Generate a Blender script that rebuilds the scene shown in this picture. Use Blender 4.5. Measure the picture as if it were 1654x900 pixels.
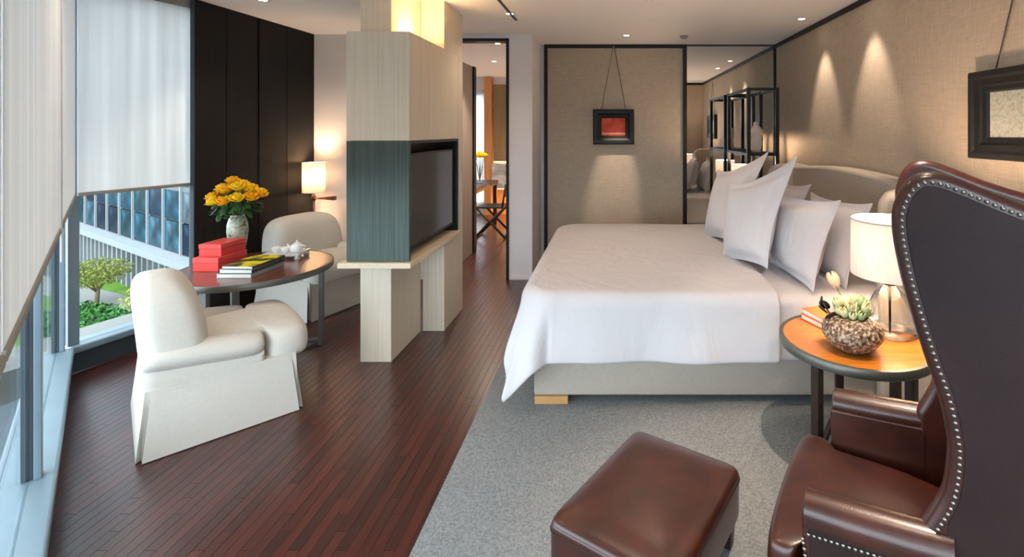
import bpy, bmesh, math, random
from mathutils import Vector, Matrix
random.seed(7)
PI = math.pi
for o in list(bpy.data.objects):
    bpy.data.objects.remove(o)
S = bpy.context.scene
C = S.collection

# ------------------------------------------------------------------ camera
cam = bpy.data.cameras.new('camera')
cam_o = bpy.data.objects.new('camera', cam); C.objects.link(cam_o)
cam_o.location = (0, 0, 1.6); cam_o.rotation_euler = (PI/2, 0, 0)
cam.sensor_fit = 'HORIZONTAL'; cam.sensor_width = 36
cam.lens = 36*800/1654
cam.shift_x = -(987-827)/1654
cam.shift_y = -(450-212)/1654
cam.clip_start = 0.02; cam.clip_end = 300
S.camera = cam_o
# ------------------------------------------------------------------ world (overcast sky)
W = bpy.data.worlds.new('overcast_sky'); S.world = W; W.use_nodes = True
bg = W.node_tree.nodes['Background']
bg.inputs[0].default_value = (0.86, 0.93, 1.0, 1); bg.inputs[1].default_value = 2.8
# ------------------------------------------------------------------ exposure
S.view_settings.view_transform = 'Standard'
S.view_settings.look = 'None'
S.view_settings.gamma = 1
S.view_settings.use_curve_mapping = False
S.view_settings.exposure = 2.1
WARM = (1.0, 0.72, 0.48); WARM2 = (1.0, 0.80, 0.62)

# ------------------------------------------------------------------ portals for the window wall
def portal(name, a, b, z0, z1):
    a = Vector((*a, 0)); b = Vector((*b, 0)); d = b-a
    l = bpy.data.lights.new(name, 'AREA'); l.shape = 'RECTANGLE'
    l.size = d.length; l.size_y = z1-z0; l.cycles.is_portal = True
    o = bpy.data.objects.new(name, l); C.objects.link(o)
    o.location = (a+b)/2 + Vector((0, 0, (z0+z1)/2))
    nrm = Vector((-d.y, d.x, 0)).normalized()
    o.rotation_euler = nrm.to_track_quat('-Z', 'Z').to_euler()
    return o

# ------------------------------------------------------------------ materials
MATS = {}
def hexc(r, g, b):
    f = lambda c: ((c/255+0.055)/1.055)**2.4 if c/255 > 0.04045 else c/255/12.92
    return (f(r), f(g), f(b), 1)
class NT:
    def __init__(s, name):
        s.m = bpy.data.materials.new(name); s.m.use_nodes = True
        s.t = s.m.node_tree; s.n = s.t.nodes; s.p = s.n['Principled BSDF']; s.out = s.n['Material Output']
        s.tc = None
        MATS[name] = s.m
    def N(s, typ, **kw):
        x = s.n.new(typ)
        for k, v in kw.items():
            if k.startswith('i_'):
                key = k[2:].replace('_', ' ')
                x.inputs[int(key) if key.isdigit() else key].default_value = v
            else: setattr(x, k, v)
        return x
    def L(s, a, b): s.t.links.new(a, b)
    def coord(s, scale=(1, 1, 1), rot=(0, 0, 0), src='Object'):
        if not s.tc: s.tc = s.N('ShaderNodeTexCoord')
        mp = s.N('ShaderNodeMapping'); mp.inputs['Scale'].default_value = scale; mp.inputs['Rotation'].default_value = rot
        s.L(s.tc.outputs[src], mp.inputs[0]); return mp.outputs[0]
    def ramp(s, fac, stops):
        r = s.N('ShaderNodeValToRGB'); e = r.color_ramp.elements
        while len(e) < len(stops): e.new(0.5)
        for i, (p, c) in enumerate(stops): e[i].position = p; e[i].color = c
        s.L(fac, r.inputs[0]); return r.outputs[0]
    def bump(s, h, strength=0.2, dist=0.01):
        b = s.N('ShaderNodeBump'); b.inputs['Strength'].default_value = strength; b.inputs['Distance'].default_value = dist
        s.L(h, b.inputs['Height']); s.L(b.outputs[0], s.p.inputs['Normal'])
    def base(s, sock): s.L(sock, s.p.inputs['Base Color'])
    def set(s, rough=0.5, metal=0, spec=0.5, **kw):
        s.p.inputs['Roughness'].default_value = rough; s.p.inputs['Metallic'].default_value = metal
        s.p.inputs['Specular IOR Level'].default_value = spec
        for k, v in kw.items(): s.p.inputs[k].default_value = v
def plain(name, col, rough=0.5, metal=0, spec=0.5, var=0.06, nscale=12, bump=0.05):
    m = NT(name); m.set(rough, metal, spec)
    nz = m.N('ShaderNodeTexNoise', i_Scale=nscale, i_Detail=4.0); m.L(m.coord(), nz.inputs['Vector'])
    d = tuple(max(0, c*(1-var)) for c in col[:3])+(1,); u = tuple(min(1, c*(1+var)) for c in col[:3])+(1,)
    m.base(m.ramp(nz.outputs['Fac'], [(0.3, d), (0.7, u)]))
    if bump: m.bump(nz.outputs['Fac'], bump, 0.005)
    return m.m
def weave(name, col, scale=350, rough=0.9, var=0.12, bump=0.25, big=0.05, sheen=0.0):
    m = NT(name); m.set(rough, 0, 0.2)
    co = m.coord()
    a = m.N('ShaderNodeTexNoise', i_Scale=1.0, i_Detail=3.0)
    m.L(m.coord((scale, scale, scale*0.06)), a.inputs['Vector'])
    b = m.N('ShaderNodeTexNoise', i_Scale=1.0, i_Detail=3.0)
    m.L(m.coord((scale*0.06, scale*0.06, scale)), b.inputs['Vector'])
    mx = m.N('ShaderNodeMath', operation='ADD'); m.L(a.outputs['Fac'], mx.inputs[0]); m.L(b.outputs['Fac'], mx.inputs[1])
    hf = m.N('ShaderNodeMath', operation='MULTIPLY', i_1=0.5); m.L(mx.outputs[0], hf.inputs[0])
    d = tuple(max(0, c*(1-var)) for c in col[:3])+(1,); u = tuple(min(1, c*(1+var)) for c in col[:3])+(1,)
    m.base(m.ramp(hf.outputs[0], [(0.35, d), (0.65, u)]))
    m.bump(hf.outputs[0], bump, 0.002)
    if sheen: m.p.inputs['Sheen Weight'].default_value = sheen
    return m.m
def grain(name, c1, c2, scale=(3, 3, 60), rough=0.45, spec=0.4, bump=0.05, detail=5.0, objrand=0.0, coat=0.0):
    m = NT(name); m.set(rough, 0, spec)
    nz = m.N('ShaderNodeTexNoise', i_Scale=1.0, i_Detail=detail, i_Roughness=0.6)
    m.L(m.coord(scale), nz.inputs['Vector'])
    col = m.ramp(nz.outputs['Fac'], [(0.3, c1), (0.7, c2)])
    if objrand:
        oi = m.N('ShaderNodeObjectInfo')
        hs = m.N('ShaderNodeHueSaturation'); m.L(col, hs.inputs['Color'])
        mr = m.N('ShaderNodeMapRange', i_3=1-objrand, i_4=1+objrand); m.L(oi.outputs['Random'], mr.inputs[0]); m.L(mr.outputs[0], hs.inputs['Value'])
        col = hs.outputs[0]
    m.base(col)
    if bump: m.bump(nz.outputs['Fac'], bump, 0.002)
    if coat: m.p.inputs['Coat Weight'].default_value = coat; m.p.inputs['Coat Roughness'].default_value = 0.25
    return m.m
def emit(name, col, strength):
    m = NT(name); m.p.inputs['Base Color'].default_value = (*col[:3], 1)
    m.p.inputs['Emission Color'].default_value = (*col[:3], 1); m.p.inputs['Emission Strength'].default_value = strength
    return m.m
def translucent(name, col, trans=0.5, streak=None, seethru=0.0):
    m = NT(name); m.n.remove(m.p)
    df = m.N('ShaderNodeBsdfDiffuse'); tr = m.N('ShaderNodeBsdfTranslucent')
    mix = m.N('ShaderNodeMixShader', i_0=trans); m.L(df.outputs[0], mix.inputs[1]); m.L(tr.outputs[0], mix.inputs[2])
    if streak:
        nz = m.N('ShaderNodeTexNoise', i_Scale=1.0, i_Detail=3.0); m.L(m.coord(streak), nz.inputs['Vector'])
        c = m.ramp(nz.outputs['Fac'], [(0.3, tuple(x*0.86 for x in col[:3])+(1,)), (0.7, (*col[:3], 1))])
        m.L(c, df.inputs[0]); m.L(c, tr.inputs[0])
    else:
        df.inputs[0].default_value = (*col[:3], 1); tr.inputs[0].default_value = (*col[:3], 1)
    last = mix
    if seethru:
        tp = m.N('ShaderNodeBsdfTransparent'); m2 = m.N('ShaderNodeMixShader', i_0=seethru)
        m.L(mix.outputs[0], m2.inputs[1]); m.L(tp.outputs[0], m2.inputs[2]); last = m2
    m.L(last.outputs[0], m.out.inputs[0]); return m.m
def glasspane(name, tint=(0.93, 0.97, 0.98, 1), refl=1.0, ior=1.45):
    m = NT(name); m.n.remove(m.p)
    tp = m.N('ShaderNodeBsdfTransparent'); tp.inputs[0].default_value = tint
    gl = m.N('ShaderNodeBsdfGlossy'); gl.inputs['Roughness'].default_value = 0.01
    fr = m.N('ShaderNodeFresnel', i_IOR=ior); mu = m.N('ShaderNodeMath', operation='MULTIPLY', i_1=refl); m.L(fr.outputs[0], mu.inputs[0])
    mix = m.N('ShaderNodeMixShader'); m.L(mu.outputs[0], mix.inputs[0]); m.L(tp.outputs[0], mix.inputs[1]); m.L(gl.outputs[0], mix.inputs[2])
    m.L(mix.outputs[0], m.out.inputs[0]); return m.m

plain('ceiling_paint', (0.88, 0.86, 0.86, 1), 0.9, 0, 0.2, 0.01, 4, 0)
plain('wall_paint', (0.76, 0.735, 0.745, 1), 0.85, 0, 0.2, 0.02, 4, 0.02)
weave('linen_wall', hexc(176, 162, 145), 170, 0.95, 0.13, 0.25)
plain('black_lacquer', (0.012, 0.011, 0.011, 1), 0.35, 0, 0.5, 0.1, 20, 0.0)
grain('black_oak', (0.003, 0.003, 0.003, 1), (0.008, 0.007, 0.0065, 1), (60, 60, 2), 0.5, 0.2, 0.05)
plain('dark_frame', (0.009, 0.009, 0.0095, 1), 0.5, 0, 0.3, 0.2, 30, 0.1)
plain('window_metal', hexc(116, 134, 144), 0.45, 0.3, 0.5, 0.04, 6, 0)
plain('dark_metal_trim', hexc(62, 68, 74), 0.5, 0.4, 0.5, 0.06, 8, 0)
grain('floor_wood', hexc(40, 14, 10), hexc(74, 27, 19), (90, 5, 5), 0.34, 0.5, 0.06, 6.0, 0.42, 0.5)
plain('floor_gap', hexc(104, 72, 62), 0.8, 0, 0.2)  # seam tone lightened to paint in the glint of worn bevels
m = NT('carpet'); m.set(0.98, 0, 0.1)
nz = m.N('ShaderNodeTexNoise', i_Scale=110.0, i_Detail=6.0, i_Roughness=0.75); m.L(m.coord(), nz.inputs['Vector'])
m.base(m.ramp(nz.outputs['Fac'], [(0.3, hexc(98, 100, 101)), (0.7, hexc(164, 167, 168))])); m.bump(nz.outputs['Fac'], 0.6, 0.01)
weave('white_linen', hexc(204, 199, 190), 300, 0.95, 0.05, 0.15)
weave('bed_linen', hexc(180, 170, 158), 420, 0.95, 0.10, 0.25)
m = NT('white_cotton'); m.set(0.85, 0, 0.2); m.p.inputs['Base Color'].default_value = hexc(203, 200, 203)
n1 = m.N('ShaderNodeTexNoise', i_Scale=3.2, i_Detail=4.0, i_Distortion=1.6); m.L(m.coord((1, 1, 0.55)), n1.inputs['Vector'])
m.bump(n1.outputs['Fac'], 0.35, 0.05)
m = NT('leather'); m.set(0.34, 0, 0.5); m.p.inputs['Coat Weight'].default_value = 0.35; m.p.inputs['Coat Roughness'].default_value = 0.22
vo = m.N('ShaderNodeTexVoronoi', i_Scale=260.0); m.L(m.coord(), vo.inputs['Vector'])
nz = m.N('ShaderNodeTexNoise', i_Scale=9.0, i_Detail=5.0); m.L(m.coord(), nz.inputs['Vector'])
m.base(m.ramp(nz.outputs['Fac'], [(0.25, hexc(40, 15, 10)), (0.75, hexc(68, 28, 17))])); m.bump(vo.outputs['Distance'], 0.12, 0.002)
m = NT('leather_back'); m.set(0.5, 0, 0.25)
vo = m.N('ShaderNodeTexVoronoi', i_Scale=260.0); m.L(m.coord(), vo.inputs['Vector'])
nz = m.N('ShaderNodeTexNoise', i_Scale=7.0, i_Detail=5.0); m.L(m.coord(), nz.inputs['Vector'])
m.base(m.ramp(nz.outputs['Fac'], [(0.25, hexc(34, 20, 20)), (0.75, hexc(46, 28, 27))])); m.bump(vo.outputs['Distance'], 0.1, 0.002)
plain('nail_brass', (0.28, 0.255, 0.22, 1), 0.28, 1.0, 0.5, 0.05, 20, 0)
grain('pale_wood', hexc(208, 196, 176), hexc(222, 211, 192), (60, 60, 1.2), 0.55, 0.35, 0.04)
grain('pale_wood_h', hexc(206, 188, 160), hexc(226, 210, 184), (70, 1.6, 70), 0.5, 0.35, 0.03)
grain('bronze_panel', hexc(58, 70, 66), hexc(80, 93, 87), (60, 60, 1.5), 0.45, 0.5, 0.04)
MATS['bronze_panel'].node_tree.nodes['Principled BSDF'].inputs['Metallic'].default_value = 0.35
plain('tv_black', (0.008, 0.008, 0.009, 1), 0.4, 0, 0.5, 0.1, 20, 0)
m = NT('tv_screen'); m.set(0.12, 0, 0.7); m.p.inputs['Base Color'].default_value = (0.03, 0.032, 0.036, 1)
grain('walnut', hexc(74, 38, 26), hexc(120, 66, 44), (4, 50, 50), 0.22, 0.5, 0.03, 5.0, 0, 0.3)
grain('amber_wood', hexc(168, 96, 26), hexc(200, 124, 42), (4, 40, 40), 0.25, 0.5, 0.03, 5.0, 0, 0.4)
plain('bronze_edge', hexc(104, 104, 98), 0.4, 0.6, 0.5, 0.08, 10, 0)
plain('dark_leg', hexc(48, 34, 28), 0.4, 0.2, 0.5, 0.1, 20, 0.05)
plain('steel_leg', hexc(120, 118, 114), 0.4, 0.7, 0.5, 0.08, 10, 0)
plain('red_box', hexc(206, 52, 44), 0.45, 0, 0.4, 0.05, 8, 0.02)
plain('red_box_lid', hexc(214, 66, 56), 0.45, 0, 0.4, 0.05, 8, 0.02)
plain('paper', hexc(232, 230, 224), 0.8, 0, 0.3, 0.04, 60, 0.1)
m = NT('flower_cover'); m.set(0.35, 0, 0.5)
nz = m.N('ShaderNodeTexNoise', i_Scale=9.0, i_Detail=3.0); m.L(m.coord(), nz.inputs['Vector'])
m.base(m.ramp(nz.outputs['Fac'], [(0.42, hexc(44, 56, 38)), (0.5, hexc(110, 116, 40)), (0.56, hexc(222, 196, 40))]))
plain('dark_cover', hexc(58, 60, 58), 0.5, 0, 0.4, 0.1, 12, 0)
plain('grey_cover', hexc(150, 152, 150), 0.5, 0, 0.4, 0.1, 12, 0)
m = NT('vase_glaze'); m.set(0.22, 0, 0.6)
nz = m.N('ShaderNodeTexNoise', i_Scale=14.0, i_Detail=4.0, i_Distortion=1.2); m.L(m.coord(), nz.inputs['Vector'])
m.base(m.ramp(nz.outputs['Fac'], [(0.36, hexc(46, 60, 40)), (0.44, hexc(140, 152, 128)), (0.56, hexc(176, 180, 158)), (0.63, hexc(110, 78, 50))]))
plain('yellow_petal', hexc(250, 204, 30), 0.6, 0, 0.3, 0.12, 40, 0.05)
plain('yellow_petal_deep', hexc(246, 182, 14), 0.6, 0, 0.3, 0.12, 40, 0.05)
plain('leaf_green', hexc(46, 84, 40), 0.5, 0, 0.4, 0.25, 30, 0.05)
plain('stem_green', hexc(110, 140, 80), 0.5, 0, 0.4, 0.15, 30, 0.05)
plain('porcelain', hexc(238, 238, 236), 0.15, 0, 0.6, 0.01, 5, 0)
plain('dark_bronze', hexc(56, 40, 32), 0.35, 0.6, 0.5, 0.1, 15, 0)
translucent('lamp_fabric', (0.80, 0.70, 0.58), 0.07)
translucent('pleated_fabric', (0.82, 0.78, 0.74), 0.03, (130, 130, 2))
translucent('blind_fabric', (0.88, 0.865, 0.84), 0.35, (26, 26, 0.15))
translucent('blind_sheer', (0.92, 0.925, 0.915), 0.42, (18, 18, 0.4), 0.06)
translucent('curtain_sheer', (0.86, 0.88, 0.9), 0.6, (30, 30, 0.4))
plain('blind_hem', hexc(150, 146, 138), 0.7, 0, 0.3)
glasspane('window_glass', (0.72, 0.755, 0.765, 1), 0.4, 1.3)
m = NT('clear_glass'); m.n.remove(m.p)
tp = m.N('ShaderNodeBsdfTransparent'); tp.inputs[0].default_value = (0.95, 0.95, 0.94, 1)
gl = m.N('ShaderNodeBsdfGlossy'); gl.inputs['Roughness'].default_value = 0.02
lw = m.N('ShaderNodeLayerWeight', i_Blend=0.5); mx = m.N('ShaderNodeMixShader')
m.L(lw.outputs['Facing'], mx.inputs[0]); m.L(tp.outputs[0], mx.inputs[1]); m.L(gl.outputs[0], mx.inputs[2]); m.L(mx.outputs[0], m.out.inputs[0])
m = NT('mirror_silver'); m.set(0.01, 1.0); m.p.inputs['Base Color'].default_value = (0.86, 0.86, 0.85, 1)
m = NT('speckled_stone'); m.set(0.45, 0, 0.5)
vo = m.N('ShaderNodeTexVoronoi', i_Scale=55.0); m.L(m.coord(), vo.inputs['Vector'])
nz = m.N('ShaderNodeTexNoise', i_Scale=75.0, i_Detail=6.0); m.L(m.coord(), nz.inputs['Vector'])
m.base(m.ramp(nz.outputs['Fac'], [(0.36, hexc(44, 32, 24)), (0.5, hexc(120, 92, 70)), (0.62, hexc(186, 170, 150))])); m.bump(vo.outputs['Distance'], 0.6, 0.01)
plain('cream_petal', hexc(232, 226, 176), 0.6, 0, 0.3, 0.08, 30, 0.03)
plain('pale_green_petal', hexc(176, 196, 140), 0.6, 0, 0.3, 0.12, 30, 0.03)
plain('peach_petal', hexc(244, 208, 168), 0.6, 0, 0.3, 0.06, 30, 0.03)
plain('dark_leaf', hexc(30, 24, 20), 0.4, 0, 0.5, 0.2, 30, 0.05)
plain('orange_cover', hexc(206, 116, 60), 0.5, 0, 0.4, 0.06, 12, 0)
m = NT('speckled_paper'); m.set(0.8, 0, 0.2)
nz = m.N('ShaderNodeTexNoise', i_Scale=60.0, i_Detail=5.0); m.L(m.coord(), nz.inputs['Vector'])
m.base(m.ramp(nz.outputs['Fac'], [(0.30, hexc(126, 128, 120)), (0.45, hexc(150, 152, 144)), (0.7, hexc(168, 168, 160))]))
m = NT('red_art'); m.set(0.7, 0, 0.2)
nz = m.N('ShaderNodeTexNoise', i_Scale=16.0, i_Detail=5.0); m.L(m.coord(), nz.inputs['Vector'])
m.base(m.ramp(nz.outputs['Fac'], [(0.3, hexc(178, 60, 46)), (0.7, hexc(214, 100, 76))]))
plain('art_strip', hexc(214, 176, 150), 0.7)
plain('cord_black', hexc(70, 62, 56), 0.7)
plain('taupe_paint', hexc(138, 124, 114), 0.7)
plain('white_plastic', hexc(214, 206, 204), 0.5)
plain('plaster_figure', hexc(206, 190, 178), 0.8, 0, 0.2, 0.05, 14, 0.05)
m = NT('marble'); m.set(0.25, 0, 0.5)
nz = m.N('ShaderNodeTexNoise', i_Scale=3.0, i_Detail=7.0, i_Distortion=1.6); m.L(m.coord(), nz.inputs['Vector'])
m.base(m.ramp(nz.outputs['Fac'], [(0.35, hexc(150, 142, 134)), (0.6, hexc(206, 202, 196))]))
grain('olive_panel', hexc(128, 108, 76), hexc(146, 124, 90), (40, 40, 2), 0.6, 0.3)
grain('honey_wood', hexc(190, 126, 70), hexc(212, 150, 92), (40, 40, 2), 0.5, 0.4)
emit('lamp_lens', (1.0, 0.86, 0.68), 6.0)
emit('bulb_glow', (1.0, 0.78, 0.5), 4.0)
emit('strip_glow', (1.0, 0.66, 0.30), 1.6)
plain('foot_wood', hexc(196, 150, 96), 0.5)
# outdoors
m = NT('grass'); m.set(0.9, 0, 0.2)
nz = m.N('ShaderNodeTexNoise', i_Scale=2.5, i_Detail=8.0, i_Roughness=0.7); m.L(m.coord(), nz.inputs['Vector'])
m.base(m.ramp(nz.outputs['Fac'], [(0.3, hexc(50, 86, 16)), (0.7, hexc(94, 124, 42))]))
plain('pale_paving', hexc(120, 120, 116), 0.85, 0, 0.2, 0.06, 3)
plain('street_paving', hexc(74, 84, 90), 0.85, 0, 0.2, 0.08, 0.6)
plain('hedge_leaf', hexc(38, 92, 24), 0.5, 0, 0.4, 0.35, 8)
plain('hedge_core', hexc(24, 50, 20), 0.9)
plain('tree_leaf', hexc(116, 124, 54), 0.6, 0, 0.3, 0.3, 5)
plain('bark', hexc(120, 100, 76), 0.9)
for i, c in enumerate([(14, 44, 66), (20, 66, 84), (10, 28, 46), (50, 80, 94), (16, 58, 66), (76, 88, 96)]):
    m = NT('pane_%d' % i); m.set(0.35, 0.0, 0.05)
    nz = m.N('ShaderNodeTexNoise', i_Scale=1.1, i_Detail=6.0); m.L(m.coord(src='Object'), nz.inputs['Vector'])
    m.base(m.ramp(nz.outputs['Fac'], [(0.38, hexc(*[int(x*0.55) for x in c])), (0.52, hexc(*c)), (0.66, hexc(*[min(255, x+54) for x in c]))]))  # bright noise patches paint reflections into the pane colour
plain('fin_white', hexc(130, 135, 137), 0.6)
plain('concrete_pale', hexc(92, 96, 97), 0.8)
plain('dark_glazing', hexc(40, 56, 62), 0.2)

# ------------------------------------------------------------------ geometry helpers
class MB:
    def __init__(s): s.v = []; s.f = []
    def add(s, vs, fs):
        n = len(s.v); s.v += [tuple(v) for v in vs]; s.f += [tuple(i+n for i in f) for f in fs]; return s
    def box(s, x0, x1, y0, y1, z0, z1, M=None):
        vs = [Vector((x, y, z)) for z in (z0, z1) for y in (y0, y1) for x in (x0, x1)]
        if M: vs = [M @ v for v in vs]
        return s.add(vs, [(0, 2, 3, 1), (4, 5, 7, 6), (0, 1, 5, 4), (2, 6, 7, 3), (0, 4, 6, 2), (1, 3, 7, 5)])
    def prism(s, poly, d0, d1, M=None):
        # poly in local xy, extruded along local z from d0 to d1
        n = len(poly)
        vs = [Vector((p[0], p[1], d0)) for p in poly]+[Vector((p[0], p[1], d1)) for p in poly]
        if M: vs = [M @ v for v in vs]
        fs = [tuple(range(n-1, -1, -1)), tuple(range(n, 2*n))]+[(i, (i+1) % n, n+(i+1) % n, n+i) for i in range(n)]
        return s.add(vs, fs)
    def lathe(s, prof, seg=32, c=(0, 0, 0), cap=True):
        vs = []; fs = []
        for r, z in prof:
            for k in range(seg):
                a = 2*PI*k/seg; vs.append((c[0]+r*math.cos(a), c[1]+r*math.sin(a), c[2]+z))
        for i in range(len(prof)-1):
            for k in range(seg):
                k2 = (k+1) % seg; fs.append((i*seg+k, i*seg+k2, (i+1)*seg+k2, (i+1)*seg+k))
        if cap:
            if prof[0][0] > 1e-5: fs.append(tuple(range(seg-1, -1, -1)))
            if prof[-1][0] > 1e-5: fs.append(tuple(range((len(prof)-1)*seg, len(prof)*seg)))
        return s.add(vs, fs)
    def tube(s, pts, r, seg=8, cap=True):
        pts = [Vector(p) for p in pts]; n = len(pts)
        rr = r if isinstance(r, (list, tuple)) else [r]*n
        vs = []; fs = []; up = Vector((0, 0, 1))
        for i, p in enumerate(pts):
            d = (pts[min(i+1, n-1)]-pts[max(i-1, 0)]).normalized()
            u = up if abs(d.dot(up)) < 0.95 else Vector((1, 0, 0))
            a = d.cross(u).normalized(); b = d.cross(a).normalized()
            for k in range(seg):
                t = 2*PI*k/seg; vs.append(p+a*(rr[i]*math.cos(t))+b*(rr[i]*math.sin(t)))
        for i in range(n-1):
            for k in range(seg):
                k2 = (k+1) % seg; fs.append((i*seg+k, (i+1)*seg+k, (i+1)*seg+k2, i*seg+k2))
        if cap: fs.append(tuple(range(seg))); fs.append(tuple(range(n*seg-1, (n-1)*seg-1, -1)))
        return s.add(vs, fs)
    def loft(s, rings, closed=True, cap=True):
        n = len(rings[0]); vs = [p for r in rings for p in r]; fs = []
        for i in range(len(rings)-1):
            for k in range(n if closed else n-1):
                k2 = (k+1) % n; fs.append((i*n+k, i*n+k2, (i+1)*n+k2, (i+1)*n+k))
        if cap and closed: fs.append(tuple(range(n-1, -1, -1))); fs.append(tuple(range((len(rings)-1)*n, len(rings)*n)))
        return s.add(vs, fs)
    def superell(s, sx, sy, sz, e1=0.3, e2=0.3, nu=40, nv=24, M=None):
        def pw(v, e): return math.copysign(abs(v)**e, v)
        vs = []; fs = []
        for i in range(nv+1):
            ph = -PI/2+PI*i/nv
            for k in range(nu):
                th = 2*PI*k/nu
                p = Vector((sx*pw(math.cos(ph), e1)*pw(math.cos(th), e2), sy*pw(math.cos(ph), e1)*pw(math.sin(th), e2), sz*pw(math.sin(ph), e1)))
                vs.append(M @ p if M else p)
        for i in range(nv):
            for k in range(nu):
                k2 = (k+1) % nu; fs.append((i*nu+k, i*nu+k2, (i+1)*nu+k2, (i+1)*nu+k))
        return s.add(vs, fs)
    def build(s, name, mat, parent=None, smooth=False, bevel=0, seg=2, loc=None, rotz=0, merge=False, angle=None):
        me = bpy.data.meshes.new(name); me.from_pydata([tuple(v) for v in s.v], [], s.f)
        bm = bmesh.new(); bm.from_mesh(me)
        if merge: bmesh.ops.remove_doubles(bm, verts=bm.verts, dist=1e-5)
        bmesh.ops.recalc_face_normals(bm, faces=bm.faces); bm.to_mesh(me); bm.free()
        me.materials.append(MATS[mat])
        o = bpy.data.objects.new(name, me); C.objects.link(o)
        if parent: o.parent = parent
        if loc: o.location = loc
        o.rotation_euler.z = rotz
        if smooth or bevel:
            for p in me.polygons: p.use_smooth = True
        if smooth and angle: me.set_sharp_from_angle(angle=math.radians(angle))
        if bevel:
            b = o.modifiers.new('bevel', 'BEVEL'); b.width = bevel; b.segments = seg; b.limit_method = 'ANGLE'; b.angle_limit = math.radians(40)
            w = o.modifiers.new('wn', 'WEIGHTED_NORMAL'); w.keep_sharp = True
        return o
def tag(o, label=None, cat=None, group=None, kind=None):
    if label: o['label'] = label
    if cat: o['category'] = cat
    if group: o['group'] = group
    if kind: o['kind'] = kind
    return o
def empty(name, loc=(0, 0, 0), rotz=0, label=None, cat=None, group=None, kind=None, parent=None):
    o = bpy.data.objects.new(name, None); C.objects.link(o); o.empty_display_size = 0.1
    o.location = loc; o.rotation_euler.z = rotz
    if parent: o.parent = parent
    return tag(o, label, cat, group, kind)
def copy_obj(o, parent=None, M=None):
    c = o.copy(); C.objects.link(c); c.parent = parent
    if M is not None: c.matrix_local = M
    return c
def box(name, mat, x0, x1, y0, y1, z0, z1, parent=None, bevel=0, **k):
    return MB().box(x0, x1, y0, y1, z0, z1).build(name, mat, parent, bevel=bevel, **k)
def light(name, kind, parent, loc, col, power, size=0.05, spot=None, blend=0.5, aim=None, shape=None):
    l = bpy.data.lights.new(name, kind); l.color = col; l.energy = power
    if kind == 'POINT': l.shadow_soft_size = size
    if kind == 'SPOT': l.shadow_soft_size = size; l.spot_size = math.radians(spot); l.spot_blend = blend
    if kind == 'AREA': l.size = size; 
    o = bpy.data.objects.new(name, l); C.objects.link(o)
    if parent: o.parent = parent
    o.location = loc
    if aim is not None: o.rotation_euler = Vector(aim).to_track_quat('-Z', 'Y').to_euler()
    return o

# ================================================================== THE SETTING
H = 2.645; XR = 1.99; YB = 6.0; YD = 5.34; XS = -0.85
def fx(y): return -0.223-1.024*y           # window wall line on the floor
CO = Vector((-3.55, 3.25)); F1D = Vector((1.024, -1.0)).normalized(); F1N = Vector((1.0, 1.024)).normalized()  # inward
F2E = Vector((-3.325, 4.02)); F2D = (F2E-CO).normalized(); F2N = Vector((F2D.y, -F2D.x))
F1E = CO+F1D*((1.5-CO.x)/F1D.x)
# ---- floor: planks over a lighter seam base
room = [(1.5, F1E.y), (1.5, 1.22), (XR, 1.22), (XR, YB), (XS, YB), (XS, YD+0.12), (-1.0, YD+0.12), (-1.0, 9.6), (-3.6, 9.6), (-3.6, YD), (-3.36, 4.05), (CO.x, CO.y)]
fl = MB().prism(room, -0.12, -0.0022).build('floor', 'floor_gap'); tag(fl, 'dark reddish hardwood strip floor', None, None, 'structure')
PW, PL = 0.0455, 0.54
def inside_visible(x, y):
    return y > 1.86 and abs(0) == 0 and -1654 < 0 and (987+800*x/y) > -20 and fx(y)+0.03 < x-PW/2 and x < -0.73 and y < YD+0.1
def clip(poly, nx, ny, c):
    out = []
    for i in range(len(poly)):
        a, b = poly[i], poly[(i+1) % len(poly)]
        da, db = nx*a[0]+ny*a[1]-c, nx*b[0]+ny*b[1]-c
        if da >= 0: out.append(a)
        if da*db < 0:
            t = da/(da-db); out.append((a[0]+t*(b[0]-a[0]), a[1]+t*(b[1]-a[1])))
    return out
cand = []; rest = []
nx_ = int((1.99+3.6)/PW)
for i in range(nx_+1):
    x0 = -3.6+i*PW
    off = [0, 0.18, 0.36, 0.09, 0.27][(i*2) % 5] if i % 4 else 0.45
    y = -1.8+off-PL
    while y < 9.6:
        xc, yc = x0+PW/2, y+PL/2
        ya, yb = y, y+PL
        y += PL
        if ya >= 9.6 or yb < -1.7: continue
        # which of the room's zones
        inroom = True
        if xc > 1.99: continue
        if xc > 1.5 and yb < 1.22: continue
        if xc > -0.70 and 0.75 < ya and yb < 5.5: continue         # under the rug
        if xc > XS and ya > YB: continue
        if xc > -1.0 and ya > YD+0.12 and xc < XS: continue
        poly = [(x0+0.0008, ya+0.0008), (x0+PW-0.0008, ya+0.0008), (x0+PW-0.0008, yb-0.0008), (x0+0.0008, yb-0.0008)]
        poly2 = clip(poly, 1.0, 1.024, -0.223+0.005) if yc < 3.6 else poly
        if yc < 4.2: poly2 = clip(poly2, F2N.x, F2N.y, F2N.dot(CO)+0.005)
        if xc > -1.0 and yb > YB: poly2 = clip(poly2, 0, -1, -YB)
        if yb > 9.6: poly2 = clip(poly2, 0, -1, -9.6)
        if len(poly2) < 3: continue
        full = len(poly2) == 4 and all(abs(a[0]-b[0])+abs(a[1]-b[1]) < 1e-6 for a, b in zip(poly, poly2))
        if full and inside_visible(xc, ya+0.15) and xc+PW/2 < -0.74:
            cand.append((ya, xc, yc))
        else: rest.append(poly2)
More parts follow.
